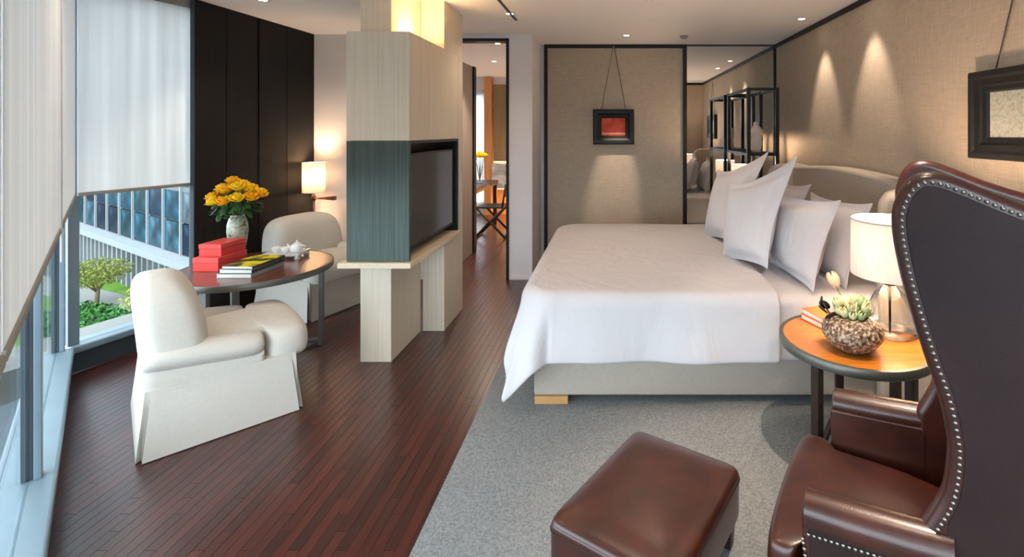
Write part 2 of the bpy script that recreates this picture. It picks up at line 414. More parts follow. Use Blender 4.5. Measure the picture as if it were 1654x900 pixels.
# rank by image area ~ 1/y^3 of the visible piece, drop those below the frame
cand.sort(key=lambda c: max(c[0], 1.7))
chosen = cand[:300]
for (ya, xc, yc) in cand[300:]:
    rest.append([(xc-PW/2+0.0008, ya+0.0008), (xc+PW/2-0.0008, ya+0.0008), (xc+PW/2-0.0008, ya+PL-0.0008), (xc-PW/2+0.0008, ya+PL-0.0008)])
pk = MB().box(-PW/2+0.0008, PW/2-0.0008, -PL/2+0.0008, PL/2-0.0008, -0.006, 0).build('plank', 'floor_wood', fl)
for j, (ya, xc, yc) in enumerate(chosen):
    o = pk if j == 0 else copy_obj(pk, fl)
    o.location = (xc, yc, random.uniform(-0.0005, 0.0))
# the far planks: several joined meshes would be many objects; colour varies by a per-face island value
mb = MB()
for p in rest: mb.prism(p, -0.006, -0.0003)
mfar = NT('floor_wood_far'); mfar.set(0.34, 0, 0.5); mfar.p.inputs['Coat Weight'].default_value = 0.5; mfar.p.inputs['Coat Roughness'].default_value = 0.25
nz = mfar.N('ShaderNodeTexNoise', i_Scale=1.0, i_Detail=6.0, i_Roughness=0.6); mfar.L(mfar.coord((90, 5, 5)), nz.inputs['Vector'])
col = mfar.ramp(nz.outputs['Fac'], [(0.3, hexc(40, 14, 10)), (0.7, hexc(74, 27, 19))])
ge = mfar.N('ShaderNodeNewGeometry'); hs = mfar.N('ShaderNodeHueSaturation'); mfar.L(col, hs.inputs['Color'])
mr = mfar.N('ShaderNodeMapRange', i_3=0.58, i_4=1.42); mfar.L(ge.outputs['Random Per Island'], mr.inputs[0]); mfar.L(mr.outputs[0], hs.inputs['Value'])
mfar.base(hs.outputs[0])
tag(mb.build('far_planks', 'floor_wood_far', fl), None, None, None, 'stuff')
# ---- ceiling
cl = MB().prism(room, H, H+0.1).build('ceiling', 'ceiling_paint'); tag(cl, 'smooth pale ceiling', None, None, 'structure')
box('air_slot', 'dark_metal_trim', -0.905, -0.88, 1.5, 4.66, H-0.004, H+0.002, cl)
# ---- right wall (linen) and the stub behind the leather chair
wr = box('wall_right', 'linen_wall', XR, XR+0.12, 1.1, YB+0.12, 0, H); tag(wr, 'beige linen covered wall', None, None, 'structure')
wn = box('wall_near', 'linen_wall', 1.5, XR, 1.10, 1.22, 0, H); tag(wn, 'beige linen stub wall', None, None, 'structure')
wn2 = box('wall_side', 'wall_paint', 1.5, 1.62, F1E.y-0.2, 1.10, 0, H); tag(wn2, 'pale painted wall', None, None, 'structure')
t1 = MB().box(XR-0.02, XR, 1.22, YB, H-0.045, H).build('trim_1', 'dark_frame', bevel=0.004); tag(t1, 'dark ceiling trim along linen wall', None, None, 'structure')
t2 = MB().box(1.5, XR-0.02, 1.22, 1.24, H-0.045, H).build('trim_2', 'dark_frame'); tag(t2, 'dark ceiling trim on stub wall', None, None, 'structure')
# ---- back wall behind bed: framed linen panel and mirror
wb = box('wall_back', 'wall_paint', XS-0.1, XR+0.12, YB, YB+0.12, 0, H); tag(wb, 'wall behind the linen panel', None, None, 'structure')
lp = empty('linen_panel', (0.05, YB, 0), 0, 'beige linen wall panel in thin black frame with a hung picture', 'wall panel')
box('fabric', 'linen_wall', -0.82, 0.82, -0.03, 0, 0.02, H-0.02, lp)
for nme, a in (('frame_stile', (-0.855, -0.815, -0.05, 0, 0.0, H)), ('frame_stile', (0.815, 0.862, -0.05, 0, 0.0, H)), ('frame_rail', (-0.815, 0.815, -0.05, 0, H-0.045, H))):
    box(nme, 'dark_frame', *a, parent=lp, bevel=0.004)
mi = empty('wall_mirror', (1.45, YB, 0), 0, 'tall frameless-looking wall mirror reflecting the bed and pillows', 'mirror')
tag(mi, 'tall wall mirror behind the bed reflecting pillows and lamp', 'mirror')
box('mirror_glass', 'mirror_silver', -0.535, 0.51, -0.02, 0, 0.02, H-0.02, mi)
box('mirror_stile', 'dark_frame', 0.51, 0.54, -0.035, 0, 0, H, mi, 0.003)
box('mirror_rail', 'dark_metal_trim', -0.535, 0.51, -0.03, 0, H-0.02, H, mi)
# ---- white wall at the doorway
ws = box('wall_return', 'wall_paint', XS-0.1, XS, YD, YB, 0, H); tag(ws, 'white wall return beside linen panel', None, None, 'structure')
wd = MB().box(-1.10, XS-0.1, YD, YD+0.12, 0, H).box(-1.75, -1.10, YD, YD+0.12, 2.60, H).box(-3.3, -1.75, YD, YD+0.12, 0, H).build('wall_door', 'wall_paint'); tag(wd, 'white wall with tall doorway', None, None, 'structure')
df = empty('door_1', (-1.1, YD, 0), 0, 'thin black frame of the tall doorway', None, None, 'structure')
box('jamb', 'dark_frame', -0.03, 0.0, -0.012, 0.13, 0, 2.6, df); box('jamb', 'dark_frame', -0.65, -0.62, -0.012, 0.13, 0, 2.6, df)
box('head', 'dark_frame', -0.62, -0.03, -0.012, 0.13, 2.57, 2.6, df)
bb = box('baseboard_back', 'wall_paint', -1.09, XS, YD-0.012, YD, 0, 0.03); tag(bb, 'low white baseboard', None, None, 'structure')
# ---- black panelled wall on the left
A = Vector((-3.285, 3.91, 0)); B = Vector((-3.20, YD, 0)); L_ = (B-A).length; ang = math.atan2(B.y-A.y, B.x-A.x)
bw = empty('wall_left', A, ang, 'black stained oak panel wall beside the window', None, None, 'structure')
box('backing', 'black_lacquer', 0.0, L_, 0.018, 0.028, 0, H, bw)
pw = [0.0, 0.30, 0.62, 0.66, 1.02, L_]
for i in range(5):
    if pw[i+1]-pw[i] < 0.1:
        box('panel', 'black_oak', pw[i]+0.003, pw[i+1]-0.003, 0.006, 0.02, 0, H, bw)
    else: box('panel', 'black_oak', pw[i]+0.002, pw[i+1]-0.002, 0.0, 0.02, 0, H, bw, 0.002)
box('edge_trim', 'dark_metal_trim', -0.012, 0.0, 0.0, 0.028, 0, H, bw)

# ---- window walls
def facade(name, a, b, nrm, marks, label, blind_edges, blind_mat, blind_label, off, blind_names):
    a = Vector((a.x, a.y, 0)); b = Vector((b.x, b.y, 0)); Ln = (b-a).length
    rz = math.atan2(b.y-a.y, b.x-a.x)
    sgn = 1 if Vector((-(b-a).y, (b-a).x)).dot(nrm) > 0 else -1   # inward along local y
    w = empty(name, a, rz, label, None, None, 'structure')
    q = lambda y0, y1: (min(sgn*y0, sgn*y1), max(sgn*y0, sgn*y1))
    def bx(n, m, x0, x1, y0, y1, z0, z1, bev=0): return box(n, m, x0, x1, *q(y0, y1), z0, z1, w, bev)
    bx('curb', 'dark_metal_trim', 0, Ln, -0.14, -0.005, 0, 0.13)
    bx('window_sill', 'window_metal', 0, Ln, -0.16, 0.02, 0.13, 0.18, 0.012)
    bx('head_rail', 'window_metal', 0, Ln, -0.12, 0.0, H-0.06, H)
    for x in marks:
        bx('mullion', 'dark_metal_trim', x-0.02, x+0.02, -0.080, -0.045, 0.18, H-0.06, 0.003)
        bx('mullion_cap', 'window_metal', x-0.03, x+0.03, -0.045, -0.022, 0.18, H-0.06, 0.003)
    ms = sorted(marks)
    for i in range(len(ms)-1):
        bx('pane', 'window_glass', ms[i]+0.022, ms[i+1]-0.022, -0.064, -0.056, 0.18, H-0.06)
    for k, (x0, x1) in enumerate(blind_edges):
        r = empty('roller_blind', a, rz, blind_label[k], 'roller blind')
        y0, y1 = q(off, off+0.004)
        box('fabric', blind_mat, x0, x1, y0, y1, 1.19, H-0.07, r)
        y0, y1 = q(off-0.008, off+0.010)
        box('hem_bar', 'blind_hem', x0, x1, y0, y1, 1.168, 1.192, r, 0.004)
        box('roller', 'blind_hem', x0, x1, *q(off-0.03, off+0.02), H-0.07, H-0.005, r)
    return w
L1 = (F1E-CO).length
facade('window_1', CO, F1E, F1N, [0.03, 1.70, 3.37, 5.04, L1-0.03], 'floor to ceiling window wall on the left',
       [(0.075, 1.69), (1.71, 3.36), (3.38, 5.03)], 'blind_fabric', ['pale grey roller blind nearest the window corner', 'pale grey roller blind at the left edge of the view', 'pale grey roller blind added behind the viewpoint to cut daylight'], 0.02, None)  # last blind is added to hold back daylight from behind the camera
L2 = (F2E-CO).length
facade('window_2', CO, F2E, F2N, [0.03, L2-0.02], 'window pane between the corner and the black panel wall',
       [(0.03, L2-0.01)], 'blind_sheer', ['pale bluish sheer roller blind beside the black panel wall'], 0.012, None)
# blind cord
tag(MB().tube([(CO.x+F1D.x*1.7+F1N.x*0.03, CO.y+F1D.y*1.7+F1N.y*0.03, H-0.07), (CO.x+F1D.x*1.7+F1N.x*0.03, CO.y+F1D.y*1.7+F1N.y*0.03, 1.05)], 0.004, 6).build('blind_cord', 'white_plastic'), 'thin white pull cord hanging between the grey blinds', 'cord')
p1a = CO-F1N*0.14; p1b = F1E-F1N*0.14; p2a = CO-F2N*0.14; p2b = F2E-F2N*0.14
portal('portal_1', (p1b.x, p1b.y), (p1a.x, p1a.y), 0.18, H-0.06)
portal('portal_2', (p2a.x, p2a.y), (p2b.x, p2b.y), 0.18, H-0.06)
for nme in ('portal_1', 'portal_2'):
    po = bpy.data.objects[nme]
    n_ = F1N if nme == 'portal_1' else F2N
    po.rotation_euler = Vector((n_.x, n_.y, 0)).to_track_quat('-Z', 'Z').to_euler()
# outside ledge of the building
led = MB()
for (a, b, n_) in ((CO, F2E+F2D*2.5, F2N),):
    p = [a-n_*0.16-F2D*0.5, b-n_*0.16, b-n_*0.62, a-n_*0.62-F2D*0.9]
    led.prism([(v.x, v.y) for v in p], -0.1, 0.10)
tag(led.build('window_ledge', 'pale_paving'), 'pale outer ledge running under the window', None, None, 'structure')

# ---- downlights
def downlight(x, y, label, power=25, spot=60, aim=(0, 0, -1), blend=0.6, z=H, size=0.03, lit=True):
    r = empty('ceiling_downlight', (x, y, z), 0, label, 'downlight', 'recessed ceiling downlights')
    MB().lathe([(0.032, -0.004), (0.046, -0.005), (0.048, 0.0), (0.032, 0.0)], 24, cap=False).build('trim_ring', 'white_plastic', r, smooth=True)
    MB().lathe([(0.001, -0.0015), (0.032, -0.0015)], 24, cap=False).build('lens', 'lamp_lens', r)
    if power: light('downlight_beam', 'SPOT', r, (0, 0, -0.02), WARM2, power, size, spot, blend, aim)
    return r
downlight(1.77, 4.60, 'ceiling downlight nearest the mirror along the linen wall', 12, 50, (0.22, 0, -1), 0.7)
downlight(1.77, 3.74, 'ceiling downlight above the middle of the headboard', 12, 50, (0.22, 0, -1), 0.7)
downlight(1.30, 2.55, 'ceiling downlight above the round bedside table', 10, 60, (0, 0, -1), 0.5)
downlight(0.168, 5.39, 'ceiling downlight in front of the small red picture', 42, 24, (-0.14, 0.58, -1.78), 0.8, size=0.02)
downlight(-2.77, 3.94, 'ceiling downlight beside the black panel wall', 10, 90)
downlight(0.95, 1.75, 'ceiling downlight above the leather wing chair', 50, 55, (-0.05, 0.02, -1))
downlight(0.3, 3.9, 'ceiling downlight above the middle of the bed', 9, 110, blend=1.0)
for (x, y, lab, pw_) in ((-1.95, 2.3, 'added fill downlight above the near white armchair', 7), (-0.35, 2.2, 'added fill downlight above the edge of the carpet', 7), (0.45, 1.1, 'added fill downlight closest to the viewpoint', 7), (-2.3, 4.9, 'added fill downlight above the far white armchair', 7), (-0.9, 4.4, 'added fill downlight between bed and television partition', 5)):  # wide fill downlights, added to brighten the room by bounce
    downlight(x, y, lab, pw_, 130, blend=1.0)
sd = empty('smoke_detector', (0.80, 5.43, H), 0, 'small round smoke detector on the ceiling by the mirror', 'smoke detector')
MB().lathe([(0.0, -0.03), (0.03, -0.03), (0.045, -0.012), (0.05, 0)], 24).build('cover', 'grey_cover', sd, smooth=True)

# ================================================================== TV PILLAR
tv = empty('tv_partition', (-1.54, 3.85, 0), 0, 'pale wood television partition with bronze housing and two legs', 'partition')
def tb(n, m, x0, x1, y0, y1, z0, z1, bev=0.003): return box(n, m, x0+1.54, x1+1.54, y0-3.85, y1-3.85, z0, z1, tv, bev)
tb('column', 'pale_wood', -1.737, -1.523, 3.43, 3.96, 0, 0.70)
tb('column', 'pale_wood', -1.506, -1.335, 3.962, 4.455, 0, 0.70)
tb('column', 'pale_wood', -1.737, -1.523, 3.43, 3.96, 2.262, H)
tb('column', 'pale_wood', -1.523, -1.335, 3.962, 4.455, 2.262, H)
tb('column', 'pale_wood', -1.506, -1.335, 4.345, 4.455, 0.70, 2.262)
tb('upper_cabinet', 'pale_wood', -1.748, -1.332, 3.27, 4.325, 1.537, 2.260, 0.002)
tb('shelf', 'pale_wood_h', -1.79, -1.31, 3.235, 4.33, 0.700, 0.737, 0.004)
tb('housing_front', 'bronze_panel', -1.748, -1.332, 3.27, 3.292, 0.739, 1.535, 0.002)
tb('housing_side', 'bronze_panel', -1.748, -1.728, 3.292, 4.325, 0.739, 1.535, 0.002)
tb('housing_back', 'tv_black', -1.53, -1.51, 3.292, 4.325, 0.739, 1.535, 0)
tb('housing_top', 'tv_black', -1.728, -1.334, 3.292, 4.325, 1.515, 1.536, 0)
tb('housing_end', 'tv_black', -1.51, -1.334, 4.305, 4.325, 0.739, 1.515, 0)
st = tb('uplight_strip', 'strip_glow', -1.47, -1.40, 3.45, 3.85, 2.262, 2.270, 0)
light('uplight', 'AREA', tv, (-1.435+1.54, 3.68-3.85, 2.285), (1.0, 0.62, 0.28), 1.2, 0.2, aim=(0, 0, 1))
tel = empty('television', (-1.36, 3.80, 0.75), 0, 'black flat television screen set in the bronze housing', 'television')
box('bezel', 'tv_black', -0.05, 0.0, -0.485, 0.47, 0.05, 0.70, tel, 0.004)
box('screen', 'tv_screen', 0.0, 0.002, -0.468, 0.453, 0.075, 0.683, tel)
box('mount', 'tv_black', -0.15, -0.05, -0.15, 0.15, 0.25, 0.5, tel)

# ================================================================== RUG
rg = MB().box(-0.755, XR-0.005, 0.72, 5.55, 0, 0.014).build('rug', 'carpet', bevel=0.004)
tag(rg, 'large pale grey wool carpet under the bed and leather chair', 'rug')
RZ = 0.014
# ================================================================== BED
bed = empty('bed', (0.65, 3.88, RZ), 0, 'large upholstered bed with grey linen base and winged headboard', 'bed')
def bb_(n, m, x0, x1, y0, y1, z0, z1, bev=0.01): return box(n, m, x0-0.65, x1-0.65, y0-3.88, y1-3.88, z0, z1, bed, bev)
bb_('bed_base', 'bed_linen', -0.45, 1.80, 2.885, 4.875, 0.045, 0.36, 0.012)
for (x0, x1) in ((-0.445, -0.25), (1.45, 1.65)):
    for (y0, y1) in ((2.875, 2.95), (4.80, 4.87)): bb_('foot', 'foot_wood', x0, x1, y0, y1, 0, 0.045, 0.003)
bb_('mattress', 'white_cotton', -0.44, 1.79, 2.90, 4.86, 0.36, 0.635, 0.05)
# headboard: gently arched board with two wings
def arch(n=24):
    pts = []
    for i in range(n+1):
        t = i/n; y = 2.80+t*(4.98-2.80); pts.append((y, 1.235+0.06*math.sin(PI*t)))
    return pts
poly = [(2.80, 0.03)]+arch()+[(4.98, 0.03)]
Mx = Matrix(((0, 0, 1, -0.65), (1, 0, 0, -3.88), (0, 1, 0, 0), (0, 0, 0, 1)))
MB().prism(poly, 1.80, 1.96, Mx).build('headboard', 'bed_linen', bed, bevel=0.03, seg=4)
def wing_poly(xt):
    return [(1.97, 0.03), (1.97, 1.25), (1.85, 1.268), (xt+0.12, 1.262), (xt+0.05, 1.24), (xt+0.01, 1.19), (xt, 1.10), (xt, 0.03)]
My = Matrix(((1, 0, 0, -0.65), (0, 0, 1, -3.88), (0, 1, 0, 0), (0, 0, 0, 1)))
MB().prism(wing_poly(1.56), 4.90, 4.985, My).build('headboard_wing', 'bed_linen', bed, bevel=0.03, seg=4)
MB().prism(wing_poly(1.52), 2.775, 2.855, My).build('headboard_wing', 'bed_linen', bed, bevel=0.03, seg=4)

def vnoise(x, y, s=0):
    return (math.sin(x*3.1+y*1.7+s)+math.sin(x*5.3-y*4.1+1.3*s)*0.6+math.sin(x*9.7+y*7.9+2.1*s)*0.35)/1.95
def drape(name, mat, x_foot, x_head, y0, y1, zt, drop_foot, drop_side, step, r=0.055, flare=0.05, cflare=0.30, label=None, cat=None, foot=True, thick=0.018, seed=0, side_only=None, far=True):
    ps = []; qs = []
    Lx = x_head-x_foot; Wy = y1-y0
    np_ = int((Lx+(drop_foot if foot else 0))/step)+1
    p0 = -drop_foot if foot else 0
    for i in range(np_+1): ps.append(p0+(Lx-p0)*i/np_)
    nq = int((Wy+2*drop_side)/step)+1
    q1 = Wy+(drop_side if far else 0)
    for j in range(nq+1): qs.append(-drop_side+(q1+drop_side)*j/nq)
    vs = []
    for p in ps:
        for q in qs:
            da = max(0, -p); db = max(0, -q, q-Wy); sy = -1 if q < 0 else 1
            d = math.hypot(da, db)
            bx, by = x_foot+max(p, 0), y0+min(max(q, 0), Wy)
            rc = 0.14; qn = q if q < Wy/2 else Wy-q
            rounded = foot and p < rc and qn < rc
            if rounded:
                D = math.hypot(rc-p, rc-qn); d = max(0, D-rc); ux_, uy_ = -(rc-p)/max(D, 1e-9), (-1 if q < Wy/2 else 1)*(rc-qn)/max(D, 1e-9)
                m_ = min(D, rc); bx = x_foot+rc+ux_*m_; by = (y0+rc if q < Wy/2 else y1-rc)+uy_*m_
                da, db = -ux_*d, abs(uy_)*d
            puff = 0.022*(1-abs(2*min(max(q, 0), Wy)/Wy-1)**4)*min(1, max(0, (p+0.1)/0.5)) + 0.006*vnoise(p*1.6, q*1.4, seed)
            if d < 1e-6: vs.append((bx, by, zt+puff*0.9)); continue
            ux, uy = (ux_, uy_) if rounded else (-da/d, sy*db/d)
            corner = min(da, db)/max(da, db) if max(da, db) > 0 else 0
            fl_ = flare+(0.05 if da > db else 0)+(cflare-flare)*corner**0.8
            arc = r*PI/2
            if d < arc: out = r*math.sin(d/r); dn = r*(1-math.cos(d/r))
            else: out = r+fl_*(d-arc); dn = r+(d-arc)*math.sqrt(1-fl_*fl_)
            k = min(1, max(0, d-arc)/0.25)
            s_ = p if db > da else q
            out += k*(0.012*math.sin(s_*7.0+seed)+0.008*math.sin(s_*13.0+1.7+seed)) + 0.004*vnoise(p*3, q*3, seed)*k
            # soft fold running into the corner
            out += -0.035*k*math.exp(-((corner-0.16)/0.10)**2)+0.02*k*math.exp(-((corner-0.45)/0.2)**2)
            vs.append((bx+ux*out, by+uy*out, zt-dn+puff*max(0, 1-d/arc)*0.9))
    n = len(qs); fs = [(i*n+j, i*n+j+1, (i+1)*n+j+1, (i+1)*n+j) for i in range(len(ps)-1) for j in range(n-1)]
    o = MB().add(vs, fs).build(name, mat, smooth=True)
    sm = o.modifiers.new('thick', 'SOLIDIFY'); sm.thickness = thick; sm.offset = -1
    sb = o.modifiers.new('sub', 'SUBSURF'); sb.levels = 1; sb.render_levels = 1
    if label: tag(o, label, cat)
    return o
drape('fitted_sheet', 'white_cotton', 0.75, 1.77, 2.872, 4.888, 0.660, 0, 0.40, 0.035, 0.05, 0.02, foot=False, label='white bed sheet hanging over the side by the bedside table', cat='sheet', seed=3.0, thick=0.010)
drape('duvet', 'white_cotton', -0.465, 0.955, 2.86, 4.90, 0.682, 0.42, 0.43, 0.03, 0.075, 0.05, 0.33, label='white duvet spread over the bed with a pointed hanging corner', cat='duvet', seed=0.6)

# pillows
def pillow(w, h, t, label, M, ear=0.06, flange=0.035, group='white bed pillows', name='pillow', N=28, fold=0.0):
    # local: x width, z height (0..h), y thickness (front = -y)
    def outline(u, v):
        # pincushion: corners stick out, sides drawn in
        su = 1-0.05*(1-v*v)**1.0*(abs(u)**2) ; sv = 1-0.05*(1-u*u)**1.0*(abs(v)**2)
        e = ear*(((u+1)/2)**2.2)*(((v+1)/2)**4) + 0.010*(abs(u)**5)*(abs(v)**5)
        return (u*w/2*su*(1+e/(w/2)*1.0), v*h/2*sv*(1+e/(h/2)*1.6))
    rows = []
    vs = []; fs = []
    n = N+1
    for side in (1, -1):
        for i in range(n):
            for j in range(n):
                u = -1+2*i/N; v = -1+2*j/N
                x, z = outline(u, v)
                fu = max(0.0, 1-(abs(u)/(1-flange*2/w*1.2))**2.6); fv = max(0.0, 1-(abs(v)/(1-flange*2/h*1.2))**2.6)
                th = t/2*(max(0.0, fu*fv))**0.36
                th += 0.004
                y = side*th
                y += 0.006*math.sin(5*u+3*v)*(1-0.5*abs(u)) + fold*(v**2)*0.5 + 0.02*u*v
                vs.append((x, y, z+h/2))
    b0 = n*n
    for i in range(N):
        for j in range(N):
            a = i*n+j
            fs.append((a, a+1, a+n+1, a+n)); fs.append((b0+a, b0+a+n, b0+a+n+1, b0+a+1))
    for i in range(N):
        for (a, b) in (((i)*n, (i+1)*n), ((i)*n+N, (i+1)*n+N), (i, i+1), (N*n+i, N*n+i+1)):
            fs.append((a, b, b0+b, b0+a))
    o = MB().add(vs, fs).build(name, 'white_cotton', smooth=True)
    o.matrix_world = M
    sb = o.modifiers.new('sub', 'SUBSURF'); sb.levels = 1; sb.render_levels = 1
    tag(o, label, 'pillow', group); return o
def PM(x, y, z, yaw, lean, roll=0):
    # stands on its bottom edge centre, faces -x; lean backwards toward +x, yaw about z, roll in its own plane
    return Matrix.Translation((x, y, z)) @ Matrix.Rotation(math.radians(-90+yaw), 4, 'Z') @ Matrix.Rotation(math.radians(-lean), 4, 'X') @ Matrix.Rotation(math.radians(roll), 4, 'Y')
R_ = math.radians
ZM = 0.675
pillow(0.62, 0.60, 0.17, 'white sham pillow at the front of the far side by the mirror', PM(0.88, 4.10, ZM+0.03, 12, 20, -7), 0.09)
pillow(0.56, 0.55, 0.20, 'white sham pillow at the front of the near side with raised corner', PM(0.895, 3.36, ZM+0.035, 18, 15, -8), 0.10)
pillow(0.66, 0.50, 0.17, 'white pillow right behind the near front sham', PM(1.14, 3.17, ZM, 6, 13, -1), 0.02)
pillow(0.68, 0.48, 0.16, 'white pillow nearest the round bedside table lamp', PM(1.38, 3.24, ZM, 2, 12, 0), 0.02)
pillow(0.66, 0.50, 0.17, 'white pillow right behind the far front sham', PM(1.13, 4.20, ZM, 4, 20, 2), 0.04)
pillow(0.68, 0.48, 0.16, 'white pillow against the headboard on the far side', PM(1.40, 4.25, ZM, 0, 16, 0), 0.03)

# ================================================================== BEDSIDE TABLE, LAMP, BOWL, BOOKS
TX, TY, TZ = 1.165, 2.385, 0.60
tb2 = empty('bedside_table', (TX, TY, RZ), 0, 'round amber wood bedside table with dark metal rim and legs', 'table')
MB().lathe([(0.0, 0.556), (0.315, 0.556), (0.318, 0.560), (0.318, 0.5865), (0.0, 0.5865)], 64).build('table_top', 'amber_wood', tb2, smooth=True, angle=40)
MB().lathe([(0.318, 0.548), (0.336, 0.548), (0.338, 0.552), (0.338, 0.584), (0.335, 0.588), (0.318, 0.588)], 64, cap=False).build('rim', 'bronze_edge', tb2, smooth=True, angle=40)
legs = []
for a in (212, 300, 20, 78):
    x, y = 0.275*math.cos(R_(a)), 0.275*math.sin(R_(a)); legs.append((x, y))
    MB().box(-0.02, 0.02, -0.02, 0.02, 0, 0.55, Matrix.Translation((x, y, 0)) @ Matrix.Rotation(R_(a), 4, 'Z')).build('leg', 'dark_leg', tb2, bevel=0.003)
for i in range(4):
    a, b = Vector(legs[i]), Vector(legs[(i+1) % 4]); d = b-a
    MB().box(0.02, d.length-0.02, -0.011, 0.011, 0.10, 0.135, Matrix.Translation((a.x, a.y, 0)) @ Matrix.Rotation(math.atan2(d.y, d.x), 4, 'Z')).build('stretcher', 'dark_leg', tb2, bevel=0.002)
a = Vector(legs[0]); b = Vector(legs[2]); d = b-a
MB().box(0.02, d.length-0.02, -0.011, 0.011, 0.06, 0.095, Matrix.Translation((a.x, a.y, 0)) @ Matrix.Rotation(math.atan2(d.y, d.x), 4, 'Z')).build('stretcher', 'dark_leg', tb2, bevel=0.002)
TZ = RZ+0.588
def bedside_lamp(name, x, y, z, sr, sh, sz, label, power, glass=True):
    r = empty(name, (x, y, z), 0, label, 'lamp')
    if glass:
        MB().lathe([(0.095, 0.002), (0.115, 0.01), (0.118, 0.05), (0.10, 0.12), (0.07, 0.19), (0.035, 0.225), (0.025, 0.24)], 40, cap=False).build('glass_base', 'clear_glass', r, smooth=True)
        MB().lathe([(0.0, 0.0), (0.112, 0.0), (0.115, 0.008), (0.0, 0.008)], 40).build('foot_disc', 'clear_glass', r, smooth=True)
        MB().tube([(0, 0, 0.008), (0, 0, sz+0.05)], 0.006).build('stem', 'dark_bronze', r, smooth=True)
        MB().lathe([(0.02, 0.235), (0.03, 0.238), (0.03, 0.252), (0.012, 0.262)], 24).build('collar', 'dark_bronze', r, smooth=True)
    else:
        MB().lathe([(0.0, 0.0), (0.07, 0.0), (0.07, 0.015), (0.015, 0.02), (0.012, 0.05), (0.02, 0.2), (0.012, sz)], 24).build('stand', 'dark_bronze', r, smooth=True, angle=40)
    shd = MB().lathe([(sr, sz), (sr*0.985, sz+sh)], 64, cap=False).build('lamp_shade', 'pleated_fabric', r, smooth=True)
    MB().lathe([(sr*0.985-0.003, sz+sh-0.006), (sr*0.985+0.003, sz+sh-0.006), (sr*0.985+0.003, sz+sh+0.002), (sr*0.985-0.003, sz+sh+0.002), (sr*0.985-0.003, sz+sh-0.006)], 64, cap=False).build('shade_rim', 'white_plastic', shd, smooth=True)
    b = MB().superell(0.03, 0.03, 0.04, 1, 1, 16, 10, Matrix.Translation((0, 0, sz+sh*0.45))).build('bulb', 'bulb_glow', r, smooth=True)
    light('lamp_light', 'POINT', r, (0, 0, sz+sh*0.45+0.06), WARM, power, 0.04)
    return r
bedside_lamp('table_lamp', 1.385, 2.46, TZ, 0.178, 0.275, 0.285, 'pleated white drum lamp on clear glass base on the round table', 9)
bw_ = empty('stone_bowl', (1.105, 2.27, TZ), 0, 'speckled brown stone bowl holding pale flowers', 'bowl')
MB().lathe([(0.0, 0.0), (0.06, 0.0), (0.10, 0.025), (0.128, 0.065), (0.13, 0.09), (0.115, 0.125), (0.085, 0.148), (0.065, 0.155), (0.06, 0.15), (0.08, 0.12), (0.0, 0.10)], 40).build('bowl', 'speckled_stone', bw_, smooth=True)
def tulip(i, x, y, z, ax, h, s, mat):
    r = empty('tulip', (x, y, z), 0, 'pale blossom in the speckled stone bowl', 'flower', 'pale blossoms in the stone bowl')
    d = Vector((math.cos(ax)*0.55, math.sin(ax)*0.55, 1)).normalized()
    MB().tube([(0, 0, 0), tuple(d*h)], 0.004, 6).build('stem', 'stem_green', r, smooth=True)
    q = d.to_track_quat('Z', 'Y').to_matrix().to_4x4()
    for k in range(6):
        an = 2*PI*k/6+i; mb = MB()
        rg_ = []
        for t in range(6):
            tt = t/5; wd = s*0.55*math.sin(PI*min(0.97, 0.12+tt*0.85))
            rad = s*(0.16+0.42*math.sin(PI*0.85*tt)); zz = s*1.7*tt
            ring = []
            for m_ in range(5):
                aa = (m_-2)/2*0.9*wd/s*1.3
                ring.append(Matrix.Translation(d*h) @ q @ Matrix.Rotation(an, 4, 'Z') @ Vector((rad*math.cos(aa), rad*math.sin(aa), zz)))
            rg_.append(ring)
        mb.loft(rg_, closed=False, cap=False)
        o = mb.build('petal', mat, r, smooth=True)
        sm = o.modifiers.new('t', 'SOLIDIFY'); sm.thickness = 0.002
    return r
k = 0
for (rad, cnt, hh) in ((0.0, 1, 0.085), (0.035, 6, 0.07), (0.06, 10, 0.04)):
    for i in range(cnt):
        a = 2*PI*i/cnt+rad*30
        tulip(k, 1.105+0.5*rad*math.cos(a), 2.27+0.5*rad*math.sin(a), TZ+0.12, a if rad else 0.3, hh+random.uniform(-0.008, 0.012), 0.032, random.choice(['cream_petal', 'cream_petal', 'pale_green_petal'])); k += 1
lf = empty('dark_leaf_sprig', (1.03, 2.30, TZ+0.12), 0, 'dark leaves at the left side of the stone bowl flowers', 'leaves')
for i, (dx, dy, dz, s) in enumerate([(-0.045, 0.0, 0.05, 0.03), (-0.05, 0.01, 0.085, 0.026), (-0.02, -0.02, 0.03, 0.028), (-0.03, 0.02, 0.065, 0.03)]):
    MB().superell(s, s*0.6, 0.006, 1, 1, 14, 8, Matrix.Translation((dx, dy, dz)) @ Matrix.Rotation(0.7+i, 4, 'Y') @ Matrix.Rotation(0.5*i, 4, 'X')).build('leaf', 'dark_leaf', lf, smooth=True)
MB().tube([(0.02, 0, -0.01), (-0.02, 0, 0.04), (-0.045, 0.005, 0.08)], 0.004, 6).build('stem', 'dark_leaf', lf, smooth=True)
